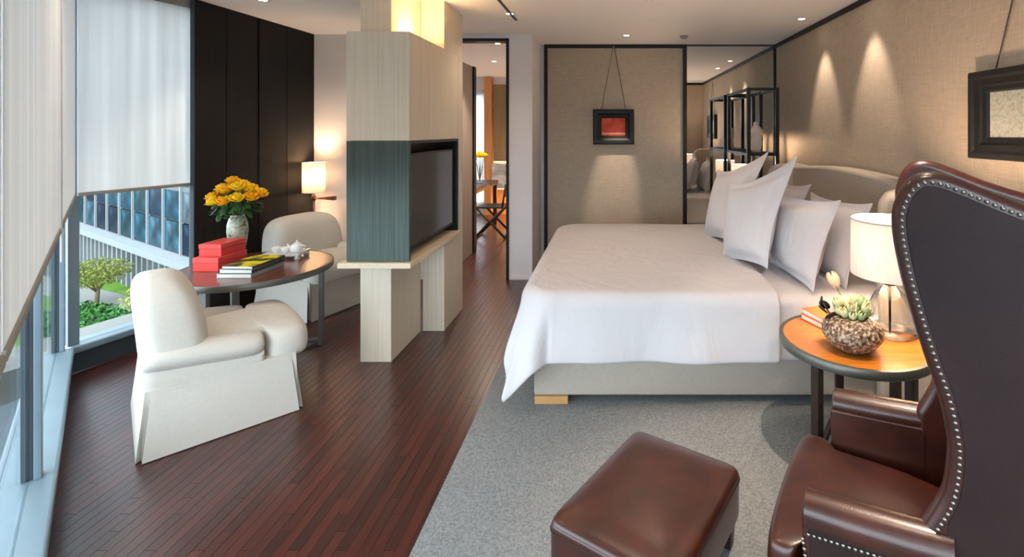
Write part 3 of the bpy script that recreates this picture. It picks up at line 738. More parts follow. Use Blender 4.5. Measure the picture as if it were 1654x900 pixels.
# peach blossom behind
pb = tulip(1, 1.13, 2.33, TZ+0.12, 2.2, 0.135, 0.05, 'peach_petal')
pb.name = 'peach_blossom'; pb['label'] = 'large peach blossom standing above the stone bowl'; del pb['group']
def book(name, x, y, z, rz, w, d, h, cover, label, group=None, top=None):
    r = empty(name, (x, y, z), rz, label, 'book', group)
    box('pages', 'paper', -w/2+0.004, w/2-0.003, -d/2+0.003, d/2-0.003, 0.003, h-0.003, r)
    box('cover', cover, -w/2, w/2, -d/2, d/2, 0, 0.003, r)
    box('cover', top or cover, -w/2, w/2, -d/2, d/2, h-0.003, h, r)
    box('spine', cover, w/2-0.003, w/2, -d/2, d/2, 0.003, h-0.003, r)
    return r
book('book', 1.09, 2.585, TZ, 0.35, 0.11, 0.16, 0.026, 'orange_cover', 'orange book at the bottom of the small bedside stack')
book('book', 1.093, 2.588, TZ+0.026, 0.30, 0.105, 0.155, 0.026, 'orange_cover', 'orange book on top of the small bedside stack')

# ================================================================== PICTURES
def frame_ring(mb, w, h, prof):
    # prof: list of (inset, proud); frame in local xz plane facing -y
    rings = []
    for (ins, pr) in prof:
        rings.append([(-w/2+ins, -pr, -h/2+ins), (w/2-ins, -pr, -h/2+ins), (w/2-ins, -pr, h/2-ins), (-w/2+ins, -pr, h/2-ins)])
    mb.loft(rings, True, False); return mb
def picture(name, M, w, h, prof, art_mat, label, cord_top=None, extra=None):
    r = empty(name, (0, 0, 0), 0, label, 'picture'); r.matrix_world = M
    frame_ring(MB(), w, h, prof).build('frame', 'dark_frame', r, smooth=True, angle=20)
    ins = prof[-1][0]
    MB().box(-w/2+ins-0.004, w/2-ins+0.004, -prof[-1][1]-0.002, 0, -h/2+ins-0.004, h/2-ins+0.004).build('artwork', art_mat, r)
    if extra: extra(r)
    if cord_top:
        for s in (-1, 1):
            MB().tube([(s*w*0.3, -0.012, h/2-0.005), (s*0.008, -0.012, cord_top)], 0.0035, 6).build('cord', 'cord_black', r, smooth=True)
        MB().superell(0.014, 0.008, 0.014, 1, 1, 12, 8, Matrix.Translation((0, -0.012, cord_top))).build('hook', 'nail_brass', r, smooth=True)
    return r
def strip(r):
    box('art_band', 'art_strip', -0.14, 0.14, -0.017, -0.016, -0.088, -0.072, r)
picture('framed_picture', Matrix.Translation((0.03, YB-0.033, 1.652)), 0.49, 0.42, [(0, 0), (0, 0.045), (0.012, 0.06), (0.05, 0.055), (0.075, 0.035), (0.09, 0.032), (0.105, 0.014)], 'red_art',
        'small red picture in wide black frame hung by cords on linen panel', 0.96, strip)
picture('framed_picture', Matrix.Translation((XR-0.002, 2.335, 1.685)) @ Matrix.Rotation(R_(-90), 4, 'Z'), 0.70, 0.46,
        [(0, 0), (0, 0.05), (0.008, 0.06), (0.03, 0.062), (0.045, 0.052), (0.075, 0.048), (0.085, 0.038), (0.105, 0.034), (0.115, 0.018)], 'speckled_paper',
        'large grey speckled picture in moulded black frame above the wing chair', 0.86)

# ================================================================== ETAGERE, SCULPTURE, FAR LAMP
et = empty('etagere', (1.545, 5.465, RZ), 0, 'tall open black metal shelf stand beside the mirror', 'shelf')
for (x, y) in ((-0.145, -0.42), (0.145, -0.42), (-0.145, 0.42), (0.145, 0.42), (0.145, 0.13)):
    box('post', 'dark_frame', x-0.018, x+0.018, y-0.018, y+0.018, 0, 2.03, et, 0.002)
for z in (2.0, 1.335):
    for y in (-0.42, 0.42): box('rail', 'dark_frame', -0.13, 0.13, y-0.013, y+0.013, z, z+0.028, et, 0.002)
    for x in (-0.145, 0.145): box('rail', 'dark_frame', x-0.013, x+0.013, -0.405, 0.405, z, z+0.028, et, 0.002)
box('shelf', 'dark_frame', -0.13, 0.13, -0.405, 0.405, 1.34, 1.358, et)
box('shelf', 'dark_frame', -0.16, 0.16, -0.44, 0.44, 0.58, 0.61, et)
fg = empty('plaster_torso', (1.57, 5.36, RZ+1.358), 0, 'pale plaster torso figure on the black shelf stand', 'sculpture')
rings = []
for (z, rx, ry, ox) in ((0, 0.05, 0.045, 0), (0.04, 0.055, 0.05, 0), (0.10, 0.06, 0.05, 0.005), (0.15, 0.05, 0.042, 0.01), (0.20, 0.065, 0.05, 0.008), (0.24, 0.07, 0.05, 0.0), (0.27, 0.05, 0.04, -0.004), (0.285, 0.028, 0.026, -0.006), (0.32, 0.022, 0.022, -0.008), (0.33, 0.012, 0.012, -0.008)):
    rings.append([(ox+rx*math.cos(2*PI*k/20), ry*math.sin(2*PI*k/20), z) for k in range(20)])
MB().loft(rings).build('torso', 'plaster_figure', fg, smooth=True)
bedside_lamp('table_lamp', 1.475, 5.55, RZ+0.61, 0.122, 0.16, 0.44, 'small white drum lamp on the black shelf stand by the mirror', 7, glass=False)

# ================================================================== OTTOMAN
otc = Vector((0.1157, 2.153))+ (Vector((0.489, 1.898))-Vector((0.1157, 2.153)))/2 + (Vector((-0.20, 1.656))-Vector((0.1157, 2.153)))/2
rz = math.atan2(0.844, 0.537)          # long axis
ot = empty('ottoman', (otc.x, otc.y, RZ), rz, 'brown leather ottoman on short dark legs in front of the chair', 'ottoman')
MB().superell(0.305, 0.235, 0.09, 0.14, 0.14, 56, 28, Matrix.Translation((0, 0, 0.202))).build('body', 'leather', ot, smooth=True)
ct = MB().superell(0.303, 0.233, 0.05, 0.5, 0.14, 56, 20, Matrix.Translation((0, 0, 0.264))).build('cushion_top', 'leather', ot, smooth=True)
def rrect(hx, hy, r, n=6):
    pts = []
    for (cx, cy, a0) in ((hx-r, hy-r, 0), (-hx+r, hy-r, 90), (-hx+r, -hy+r, 180), (hx-r, -hy+r, 270)):
        for i in range(n+1):
            a = R_(a0+90*i/n); pts.append((cx+r*math.cos(a), cy+r*math.sin(a)))
    return pts
ring = [(x, y, 0.261) for x, y in rrect(0.304, 0.234, 0.04)]
MB().tube(ring+[ring[0]], 0.0035, 6, False).build('piping', 'leather_back', ct, smooth=True)
for sx in (-1, 1):
    for sy in (-1, 1): MB().loft([[(sx*0.26+a*k, sy*0.19+b*k, z) for a, b in ((-1, -1), (1, -1), (1, 1), (-1, 1))] for z, k in ((0, 0.018), (0.118, 0.026))]).build('leg', 'dark_leg', ot, bevel=0.003)

# ================================================================== WING CHAIR
wc = empty('wing_chair', (0.72, 1.66, RZ), math.atan2(0.51, -0.86), 'tall brown leather wing chair with nailhead trim', 'chair')
# local +x = forward (u), local y: u x up ... left of forward is +y ; near side of the chair is +y
def spline(pts, n=6, closed=False):
    P = [Vector(p) for p in pts]; out = []
    m_ = len(P)
    for i in range(m_-1):
        p0, p1, p2, p3 = P[max(i-1, 0)], P[i], P[i+1], P[min(i+2, m_-1)]
        for k in range(n):
            t = k/n
            out.append(0.5*((2*p1)+(-p0+p2)*t+(2*p0-5*p1+4*p2-p3)*t*t+(-p0+3*p1-3*p2+p3)*t**3))
    out.append(P[-1]); return out
edge = spline([(0.262, 0.60), (0.305, 0.70), (0.318, 0.80), (0.314, 0.86), (0.2976, 0.945), (0.2655, 1.045), (0.218, 1.224), (0.197, 1.36), (0.208, 1.43), (0.237, 1.478), (0.278, 1.497), (0.335, 1.485), (0.4635, 1.430), (0.60, 1.385)], 5)
edge = [(p.x, p.y-RZ) for p in edge]
side = [(0.262, 0.10)]+edge+[(0.64, 1.36), (0.64, 0.10)]
Ms = Matrix(((-1, 0, 0, 0), (0, 0, 1, 0), (0, 1, 0, 0), (0, 0, 0, 1)))   # (t,z,d) -> (-t, d, z)
for s in (-1, 1):
    a, b = (0.265, 0.335) if s > 0 else (-0.335, -0.265)
    w = MB().prism(side, a, b, Ms).build('wing', 'leather', wc, bevel=0.024, seg=4)
    # outer panel
    P = [Vector(p) for p in edge]
    off = []
    for i, p in enumerate(P):
        d = (P[min(i+1, len(P)-1)]-P[max(i-1, 0)]).normalized(); nn = Vector((d.y, -d.x))
        off.append(p+nn*0.033)
    pan = [(0.292, 0.13)]+[(p.x, p.y) for p in off if p.y > 0.62]+[(0.61, off[-1].y-0.005), (0.61, 0.13)]
    c0, c1 = (0.333, 0.338) if s > 0 else (-0.338, -0.333)
    MB().prism(pan, c0, c1, Ms).build('outer_panel', 'leather_back', wc, bevel=0.002)
    # nailheads
    nh = None; path = [P[i]+((P[min(i+1, len(P)-1)]-P[max(i-1, 0)]).normalized().yx*Vector((1, -1)))*0.024 for i in range(len(P))]
    acc = 0; last = path[0]; spots = []
    for i in range(1, len(path)):
        seg_ = (path[i]-path[i-1]).length; pos = 0
        while acc+seg_-pos >= 0.0165:
            pos += 0.0165-acc; acc = 0; spots.append(path[i-1].lerp(path[i], pos/seg_))
        acc += seg_-pos
    for q in spots:
        if nh is None:
            nh0 = MB().superell(0.0058, 0.0042, 0.0058, 1, 1, 10, 6).build('nailhead', 'nail_brass', w, smooth=True); nh = nh0
        else: nh = copy_obj(nh0, w)
        nh.location = (-q.x, s*0.337, q.y)
    # arm: rolled top and slab
    yc = s*0.318
    rings = []
    for (t, z, r) in ((-0.015, 0.545, 0.036), (-0.01, 0.545, 0.047), (0.10, 0.550, 0.050), (0.24, 0.560, 0.05), (0.33, 0.570, 0.048)):
        rings.append([(-t, yc+r*1.05*math.cos(2*PI*k/24), z-RZ+r*math.sin(2*PI*k/24)) for k in range(24)])
    MB().loft(rings).build('arm', 'leather', wc, smooth=True, angle=50)
    slab = [(-0.02, 0.52), (-0.015, 0.40), (-0.03, 0.33), (-0.08, 0.275), (-0.12, 0.26), (-0.12, 0.11), (0.30, 0.11), (0.30, 0.54)]
    a, b = (0.265, 0.345) if s > 0 else (-0.345, -0.265)
    MB().prism(slab, a, b, Ms).build('arm_panel', 'leather', wc, bevel=0.008, seg=3)
    slab2 = [(0.0, 0.50), (0.002, 0.40), (-0.012, 0.325), (-0.065, 0.255), (-0.108, 0.238), (-0.108, 0.125), (0.29, 0.125), (0.29, 0.52)]
    a, b = (0.343, 0.348) if s > 0 else (-0.348, -0.343)
    aop = MB().prism(slab2, a, b, Ms).build('arm_outer_panel', 'leather_back', wc, bevel=0.002)
    fe = spline([(-0.015, 0.46), (-0.008, 0.40), (-0.022, 0.335), (-0.07, 0.265), (-0.112, 0.247)], 8)
    for j in range(0, len(fe), 2):
        nh = copy_obj(nh0, aop); nh.location = (-fe[j].x, s*0.349, fe[j].y)
    for j in range(18):
        t = 0.0+j*0.0145; nh = copy_obj(nh0, aop); nh.location = (-t, s*0.349, 0.478+0.02*j/18)
# back
MB().box(-0.655, -0.56, -0.27, 0.27, 0.10, 1.34).build('outer_back', 'leather_back', wc, bevel=0.03, seg=3)
MB().superell(0.075, 0.255, 0.47, 0.35, 0.35, 40, 28, Matrix.Translation((-0.515, 0, 0.84)) @ Matrix.Rotation(R_(-4), 4, 'Y')).build('back_cushion', 'leather', wc, smooth=True)
MB().box(-0.60, 0.115, -0.262, 0.262, 0.10, 0.245).build('seat_rail', 'leather_back', wc, bevel=0.012)
# T-shaped seat cushion
def tcush():
    pts = [(-0.50, -0.255), (0.02, -0.255), (0.035, -0.262), (0.045, -0.30), (0.06, -0.318), (0.11, -0.315), (0.137, -0.29), (0.148, 0.0), (0.137, 0.29), (0.11, 0.315), (0.06, 0.318), (0.045, 0.30), (0.035, 0.262), (0.02, 0.255), (-0.50, 0.255)]
    rings = []
    c = Vector((-0.15, 0))
    for (z, k) in ((0.245, 0.95), (0.255, 0.985), (0.30, 1.0), (0.355, 0.992), (0.375, 0.975), (0.388, 0.94), (0.397, 0.8), (0.403, 0.5), (0.405, 0.2)):
        rings.append([(c.x+(p[0]-c.x)*k, p[1]*k, z) for p in pts])
    return MB().loft(rings)
cu = tcush().build('seat_cushion', 'leather', wc, smooth=True)
sb = cu.modifiers.new('sub', 'SUBSURF'); sb.levels = 2; sb.render_levels = 2
for (x, y) in ((0.07, 0.24), (0.07, -0.24), (-0.60, 0.24), (-0.60, -0.24)):
    MB().loft([[(x+a*k, y+b*k, z) for a, b in ((-1, -1), (1, -1), (1, 1), (-1, 1))] for z, k in ((0, 0.016), (0.11, 0.026))]).build('leg', 'dark_leg', wc, bevel=0.003)

# ================================================================== SLIPCOVERED ARMCHAIRS
def armchair(name, x, y, face, label):
    r = empty(name, (x, y, 0), face-PI/2, label, 'armchair', 'white slipcovered armchairs')
    W2, D2 = 0.368, 0.32
    # skirt with corner pleats
    def per(hx, hy, pl):
        pts = []
        cs = [(hx, -hy), (hx, hy), (-hx, hy), (-hx, -hy)]
        for i in range(4):
            c = Vector(cs[i]); pv = Vector(cs[i-1]); nx = Vector(cs[(i+1) % 4])
            d1 = (c-pv).normalized(); d2 = (nx-c).normalized(); inn = (-c).normalized()
            m0 = pv.lerp(c, 0.5)
            pts += [pv.lerp(c, 0.25), m0, pv.lerp(c, 0.75), c-d1*0.05, c-d1*0.022, c-d1*0.018+inn*pl*1.3, c+inn*pl*0.35, c+d2*0.018+inn*pl*1.3, c+d2*0.022, c+d2*0.05]
        return pts
    rings = []
    for (z, gx, gy, pl) in ((0.004, 0.03, 0.03, 0.085), (0.08, 0.022, 0.022, 0.065), (0.17, 0.012, 0.012, 0.04), (0.25, 0.004, 0.004, 0.012), (0.29, 0.0, 0.0, 0.001), (0.33, -0.002, -0.002, 0.001)):
        rings.append([(p.x, p.y, z) for p in per(W2+gx, D2+gy, pl)])
    MB().loft(rings).build('skirt', 'white_linen', r, smooth=True, angle=35)
    for s in (-1, 1):
        rings = []
        for (yy, zt, rr) in ((-0.33, 0.515, 0.055), (-0.30, 0.525, 0.062), (-0.1, 0.51, 0.066), (0.10, 0.485, 0.066), (0.155, 0.475, 0.062), (0.175, 0.468, 0.045)):
            ring = []
            cx = s*(W2-0.078); zc = zt-rr
            for k in range(17):
                a = PI*(-0.30+1.50*k/16); kk = 1.5 if math.cos(a) > 0 else 1.05
                ring.append((cx+s*rr*kk*math.cos(a), yy, zc+rr*math.sin(a)))
            xo = s*(W2-0.006); xi = cx-s*rr*0.85
            ring = [(xo, yy, 0.28), (xo, yy, 0.33), (xo, yy, zc-rr*1.0)]+ring+[(xi, yy, zc-rr*0.9), (xi, yy, 0.33), (xi, yy, 0.28)]
            rings.append(ring)
        o = MB().loft(rings).build('arm', 'white_linen', r, smooth=True, angle=60)
        sb = o.modifiers.new('sub', 'SUBSURF'); sb.levels = 1; sb.render_levels = 1
    # back
    rings = []
    for (z, hw, yb, yf) in ((0.28, 0.36, -0.325, -0.06), (0.45, 0.36, -0.335, -0.05), (0.58, 0.35, -0.348, -0.065), (0.68, 0.335, -0.358, -0.085), (0.75, 0.305, -0.358, -0.115), (0.79, 0.26, -0.345, -0.15), (0.812, 0.19, -0.32, -0.19), (0.82, 0.08, -0.285, -0.225)):
        cy = (yb+yf)/2; hy = (yf-yb)/2
        rings.append([(hw*math.copysign(abs(math.cos(2*PI*k/40))**0.42, math.cos(2*PI*k/40)), cy+hy*math.copysign(abs(math.sin(2*PI*k/40))**0.5, math.sin(2*PI*k/40)), z) for k in range(40)])
    o = MB().loft(rings).build('backrest', 'white_linen', r, smooth=True)
    sb = o.modifiers.new('sub', 'SUBSURF'); sb.levels = 1; sb.render_levels = 1
    # T cushion
    pts = [(-0.235, -0.14), (-0.235, 0.0), (-0.238, 0.15), (-0.255, 0.185), (-0.33, 0.195), (-0.362, 0.225), (-0.368, 0.30), (-0.355, 0.385), (-0.25, 0.41), (0, 0.42), (0.25, 0.41), (0.355, 0.385), (0.368, 0.30), (0.362, 0.225), (0.33, 0.195), (0.255, 0.185), (0.238, 0.15), (0.235, 0.0), (0.235, -0.14)]
    rings = []
    cy = 0.13
    for (z, k) in ((0.300, 0.90), (0.305, 0.955), (0.325, 0.99), (0.375, 1.0), (0.425, 0.985), (0.458, 0.93), (0.478, 0.8), (0.490, 0.55), (0.494, 0.25)):
        rings.append([(p[0]*k, cy+(p[1]-cy)*k, z+0.0) for p in pts])
    o = MB().loft(rings).build('seat_cushion', 'white_linen', r, smooth=True)
    sb = o.modifiers.new('sub', 'SUBSURF'); sb.levels = 2; sb.render_levels = 2
    return r
armchair('armchair', -2.30, 2.885, math.atan2(0.71, 0.70), 'white slipcovered armchair in front of the window corner, nearest the camera')
armchair('armchair', -2.70, 4.60, math.atan2(-0.34, 0.94), 'white slipcovered armchair behind the round table beside the floor lamp')

# ================================================================== ROUND TABLE AND WHAT STANDS ON IT
RX, RY = -2.575, 3.60
rt = empty('round_table', (RX, RY, 0), 0, 'round dark wood table with metal edge between the white armchairs', 'table')
MB().lathe([(0, 0.585), (0.470, 0.585), (0.474, 0.59), (0.474, 0.6195), (0, 0.6195)], 72).build('table_top', 'walnut', rt, smooth=True, angle=40)
MB().lathe([(0.474, 0.578), (0.488, 0.578), (0.490, 0.582), (0.490, 0.616), (0.487, 0.620), (0.474, 0.620)], 72, cap=False).build('rim', 'bronze_edge', rt, smooth=True, angle=40)
for a in (18, 145, 264):
    Mr = Matrix.Rotation(R_(a), 4, 'Z')
    MB().box(0.40, 0.43, -0.027, 0.027, 0, 0.58, Mr).build('leg', 'steel_leg', rt, bevel=0.003)
    MB().box(0.02, 0.40, -0.02, 0.02, 0.02, 0.045, Mr).build('stretcher', 'steel_leg', rt, bevel=0.003)
MB().lathe([(0, 0.018), (0.05, 0.018), (0.05, 0.047), (0, 0.047)], 24).build('hub', 'steel_leg', rt, smooth=True, angle=40)
TT = 0.620
def lidbox(x, y, z, rz, w, d, h, label):
    r = empty('gift_box', (x, y, z), rz, label, 'box', 'stacked red boxes')
    box('box_body', 'red_box', -w/2+0.002, w/2-0.002, -d/2+0.002, d/2-0.002, 0, h*0.6, r, 0.002)
    box('box_lid', 'red_box_lid', -w/2, w/2, -d/2, d/2, h*0.6+0.0008, h, r, 0.002)
lidbox(-2.825, 3.585, TT, -0.03, 0.185, 0.265, 0.095, 'larger red lidded box at the bottom of the stack on the table')
lidbox(-2.83, 3.61, TT+0.095, -0.03, 0.165, 0.225, 0.085, 'smaller red lidded box on top of the other red box')
bz = TT
for i, (w, d, h, cov, top, lab, dx, rz) in enumerate(((0.235, 0.33, 0.028, 'grey_cover', 'grey_cover', 'white edged book at the bottom of the stack on the round table', 0, 0.0), (0.225, 0.32, 0.026, 'dark_cover', 'grey_cover', 'middle book of the stack on the round table', 0.006, -0.02), (0.215, 0.31, 0.020, 'dark_cover', 'flower_cover', 'book with yellow flower cover on top of the stack', 0.012, -0.04))):
    book('book', -2.515+dx, 3.465+dx, bz, rz, w, d, h, cov, lab, 'books on the round table', top); bz += h
# vase with roses
VX, VY = -2.885, 3.825
vz = empty('vase', (VX, VY, TT), 0, 'tall pale green glazed vase with brown motif on the round table', 'vase')
MB().lathe([(0, 0), (0.038, 0.0), (0.041, 0.01), (0.047, 0.05), (0.062, 0.14), (0.070, 0.21), (0.067, 0.27), (0.053, 0.315), (0.046, 0.33), (0.050, 0.338), (0.044, 0.338), (0.040, 0.325), (0.05, 0.30), (0.0, 0.28)], 40).build('vase_body', 'vase_glaze', vz, smooth=True)
def rose(seed, mat):
    rnd = random.Random(seed); mb = MB()
    for lay, (n, rad, tilt, s) in enumerate(((3, 0.004, 0.0, 0.020), (4, 0.012, 0.12, 0.023), (6, 0.019, 0.35, 0.025), (7, 0.024, 0.75, 0.024))):
        for k in range(n):
            a = 2*PI*k/n+lay*0.7+rnd.uniform(-0.2, 0.2)
            M = Matrix.Rotation(a, 4, 'Z') @ Matrix.Translation((rad, 0, 0.012-0.006*lay)) @ Matrix.Rotation(tilt+rnd.uniform(-0.15, 0.15), 4, 'Y') @ Matrix.Translation((0, 0, s*0.8))
            mb.superell(0.004, s*0.8, s, 1, 0.9, 8, 6, M)
    return mb
rose_a = rose(1, 'yellow_petal'); first = {}
for i in range(20):
    ring = 0 if i < 2 else (1 if i < 9 else 2)
    a = 0.6+PI*i if ring == 0 else (2*PI*(i-2)/7 if ring == 1 else 2*PI*(i-9)/11+0.2)
    rad = (0.03, 0.092, 0.150)[ring]; hz = (0.575, 0.535, 0.465)[ring]+random.uniform(-0.02, 0.02)
    r = empty('yellow_rose', (VX, VY, TT), 0, 'yellow rose in the pale green vase', 'flower', 'yellow roses in the vase')
    tip = Vector((rad*math.cos(a), rad*math.sin(a), hz))
    key = i % 2
    Mb = Matrix.Translation(tip) @ Matrix.Rotation(rad*3.2, 4, Vector((-math.sin(a), math.cos(a), 0.0001)))
    if key not in first:
        b = rose(key+3, '').build('bloom', ('yellow_petal', 'yellow_petal_deep')[key], r, smooth=True); first[key] = b; b.matrix_local = Mb
    else: b = copy_obj(first[key], r, Mb)
    MB().tube([(0.012*math.cos(a), 0.012*math.sin(a), 0.29), tuple(tip*0.55+Vector((0, 0, 0.16))), tuple(tip)], 0.0035, 6).build('stem', 'stem_green', r, smooth=True)
    for k in range(4):
        la = a+random.uniform(-1, 1); lp_ = tip*0.72+Vector((0, 0, 0.08-0.022*k))
        MB().superell(0.045, 0.02, 0.002, 1, 1, 10, 6, Matrix.Translation(lp_+Vector((0.03*math.cos(la), 0.03*math.sin(la), 0))) @ Matrix.Rotation(la, 4, 'Z') @ Matrix.Rotation(random.uniform(-0.1, 0.9), 4, 'Y')).build('leaf', 'leaf_green', r, smooth=True)
# tea set
tr = empty('tea_tray', (-2.53, 3.865, TT), 0.05, 'white porcelain footed tray with the tea set', 'tray')
MB().prism(rrect(0.135, 0.085, 0.02), 0.022, 0.032).build('tray_plate', 'porcelain', tr, bevel=0.002)
mb = frame_ring(MB(), 0.27, 0.17, [(0, 0), (0, 0.012), (0.008, 0.012), (0.008, 0)])
mb.v = [(x, z, 0.032-y) for x, y, z in mb.v]; mb.build('tray_rim', 'porcelain', tr)
for sx in (-1, 1):
    for sy in (-1, 1): MB().loft([[(sx*0.115+a*k, sy*0.065+b*k, z) for a, b in ((-1, -1), (1, -1), (1, 1), (-1, 1))] for z, k in ((0, 0.016), (0.022, 0.009))]).build('foot', 'porcelain', tr)
for dx, lab in ((-0.075, 'white tea cup at the left end of the tray'), (-0.005, 'white tea cup between the other cup and the teapot')):
    c = empty('tea_cup', (-2.53+dx, 3.855+dx*0.05, TT+0.032), 0, lab, 'cup', 'white tea cups')
    MB().lathe([(0, 0), (0.014, 0), (0.016, 0.004), (0.028, 0.02), (0.032, 0.045), (0.030, 0.045), (0.024, 0.02), (0, 0.008)], 28).build('cup_body', 'porcelain', c, smooth=True)
tp_ = empty('teapot', (-2.455, 3.87, TT+0.032), 0, 'small round white teapot with lid on the tray', 'teapot')
MB().lathe([(0, 0), (0.026, 0), (0.044, 0.02), (0.048, 0.04), (0.038, 0.062), (0.022, 0.07), (0.0, 0.07)], 32).build('pot_body', 'porcelain', tp_, smooth=True)
ld = MB().lathe([(0.024, 0.069), (0.022, 0.075), (0.008, 0.08), (0, 0.08)], 24).build('lid', 'porcelain', tp_, smooth=True)
MB().superell(0.008, 0.008, 0.008, 1, 1, 12, 8, Matrix.Translation((0, 0, 0.087))).build('knob', 'porcelain', ld, smooth=True)
MB().tube([(-0.04, 0, 0.03), (-0.06, 0, 0.045), (-0.075, 0, 0.068)], [0.012, 0.008, 0.005], 10).build('spout', 'porcelain', tp_, smooth=True)
MB().tube([(0.04, 0, 0.055), (0.066, 0, 0.055), (0.07, 0, 0.035), (0.044, 0, 0.02)], 0.005, 8).build('handle', 'porcelain', tp_, smooth=True)

# ================================================================== FLOOR LAMP
flp = empty('floor_lamp', (-3.085, 5.14, 0), 0, 'floor lamp with glowing cream drum shade and wooden swing arm', 'lamp')
MB().lathe([(0, 0), (0.11, 0), (0.11, 0.015), (0.02, 0.022), (0.0, 0.022)], 32).build('base', 'dark_bronze', flp, smooth=True, angle=40)
MB().tube([(0, 0, 0.02), (0, 0, 0.93)], 0.011, 12).build('pole', 'dark_bronze', flp, smooth=True)
MB().loft([[(x, y*k, 0.905+z*k) for y, z in ((-1, -1), (1, -1), (1, 1), (-1, 1))] for x, k in ((0.01, 0.009), (0.10, 0.013), (0.225, 0.022))]).build('swing_arm', 'walnut', flp, bevel=0.003)
MB().lathe([(0.016, 0.88), (0.022, 0.885), (0.022, 0.925), (0.014, 0.935), (0.012, 0.97)], 20).build('swivel', 'dark_bronze', flp, smooth=True, angle=50)
shd = MB().lathe([(0.106, 0.965), (0.106, 1.275)], 48, cap=False).build('lamp_shade', 'lamp_fabric', flp, smooth=True)
for z in (0.965, 1.27): MB().lathe([(0.104, z), (0.109, z), (0.109, z+0.006), (0.104, z+0.006), (0.104, z)], 48, cap=False).build('shade_rim', 'white_plastic', shd, smooth=True)
MB().superell(0.03, 0.03, 0.04, 1, 1, 16, 10, Matrix.Translation((0, 0, 1.07))).build('bulb', 'bulb_glow', flp, smooth=True)
light('lamp_light', 'POINT', flp, (0, 0, 1.13), WARM, 6, 0.04)
ou = empty('wall_outlet', (-2.99, YD, 0.38), 0, 'small white wall outlet plate behind the far armchair', 'outlet')
box('plate', 'white_plastic', -0.045, 0.045, -0.008, 0, -0.045, 0.045, ou, 0.003)
box('socket', 'grey_cover', -0.02, 0.02, -0.011, -0.007, -0.02, 0.02, ou, 0.002)

# ================================================================== ROOM BEYOND THE DOORWAY
wf = MB().box(-3.0, -1.95, 9.6, 9.72, 0.0, 0.25).box(-3.6, -2.75, 9.6, 9.72, 0, H).box(-2.44, -0.9, 9.6, 9.72, 0, H).box(-2.75, -2.44, 9.6, 9.72, 2.3, H).build('wall_far', 'wall_paint'); tag(wf, 'end wall of the room beyond the doorway', None, None, 'structure')
w2 = box('wall_beyond_right', 'wall_paint', -1.0, -0.95, YD+0.12, 9.6, 0, H); tag(w2, 'side wall of the room beyond the doorway', None, None, 'structure')
w3 = MB().box(-3.72, -3.6, YD+0.12, 6.2, 0, H).box(-3.72, -3.6, 9.3, 9.72, 0, H).box(-3.72, -3.6, 6.2, 9.3, 0, H).build('wall_beyond_left', 'wall_paint'); tag(w3, 'window side wall of the room beyond', None, None, 'structure')
cu3 = MB()
pts = [(-2.76+0.33*i/40, 9.57+0.012*math.sin(i*1.1)) for i in range(41)]
cu3.loft([[(x, y, z) for x, y in pts] for z in (0.02, 2.4)], False, False)
tag(cu3.build('sheer_curtain', 'curtain_sheer', smooth=True), 'pale sheer curtain in the room beyond the doorway', 'curtain')
mw = empty('marble_backsplash', (-1.95, 9.56, 0), 0, 'pale marble ledge lit from below in the room beyond the doorway', 'ledge')
box('marble_slab', 'marble', -0.33, 0.93, -0.10, 0.03, 0.50, 0.97, mw)
box('glow_strip', 'strip_glow', -0.30, 0.93, -0.02, 0.0, 0.485, 0.499, mw)
box('lower_panel', 'honey_wood', -0.33, 0.93, -0.005, 0.03, 0.0, 0.48, mw)
op = empty('backlit_board', (-1.95, 9.55, 0), 0, 'olive wall panel with glowing lower edge in the room beyond', 'wall panel')
box('panel_board', 'olive_panel', -0.305, 0.93, -0.05, -0.02, 1.02, H-0.15, op)
box('glow_strip', 'strip_glow', -0.305, 0.93, -0.018, -0.004, 1.0, 1.016, op)
hp = box('wood_pier', 'honey_wood', -2.42, -2.285, 9.44, 9.59, 0, H-0.02); tag(hp, 'warm wood pier beside the sheer curtain in the room beyond', 'pier')
dp = empty('sliding_door', (-1.80, 6.3, 0), 0, 'dark brown door edge standing in the doorway', 'door')
box('door_leaf', 'taupe_paint', -0.12, -0.02, -0.45, 0.3, 0, 2.45, dp); box('edge_strip', 'dark_frame', -0.02, 0.005, 0.20, 0.3, 0, 2.45, dp)
dk = empty('desk', (-2.3, 7.85, 0), 0, 'dark desk in the room beyond the doorway', 'desk')
box('desk_top', 'dark_leg', -0.35, 0.35, -0.72, 0.72, 0.69, 0.76, dk, 0.004)
for sx in (-0.31, 0.31):
    for sy in (-0.66, 0.66): box('leg', 'dark_leg', sx-0.03, sx+0.03, sy-0.03, sy+0.03, 0, 0.69, dk)
gv = empty('glass_vase', (-2.12, 8.0, 0.76), 0, 'clear glass vase on the desk beyond the doorway', 'vase')
MB().lathe([(0.05, 0.0), (0.055, 0.1), (0.06, 0.28)], 24, cap=False).build('vase_body', 'clear_glass', gv, smooth=True)
MB().lathe([(0, 0.0), (0.05, 0.0), (0.05, 0.01), (0, 0.01)], 24).build('vase_foot', 'clear_glass', gv, smooth=True)
for i in range(7):
    a = 2*PI*i/6; rad = 0 if i == 6 else 0.075
    r = empty('yellow_rose', (-2.12, 8.0, 0.77), 0, 'yellow rose in the glass vase on the desk beyond', 'flower', 'yellow roses beyond the doorway')
    tip = Vector((rad*math.cos(a), rad*math.sin(a), 0.42 if rad else 0.45))
    copy_obj(first[i % 2], r, Matrix.Translation(tip) @ Matrix.Scale(1.25, 4))
    MB().tube([(0, 0, 0.01), tuple(tip)], 0.005, 6).build('stem', 'stem_green', r)
fc = empty('folding_chair', (-1.80, 7.55, 0), 0, 'dark folding chair with crossed legs at the desk beyond', 'chair')
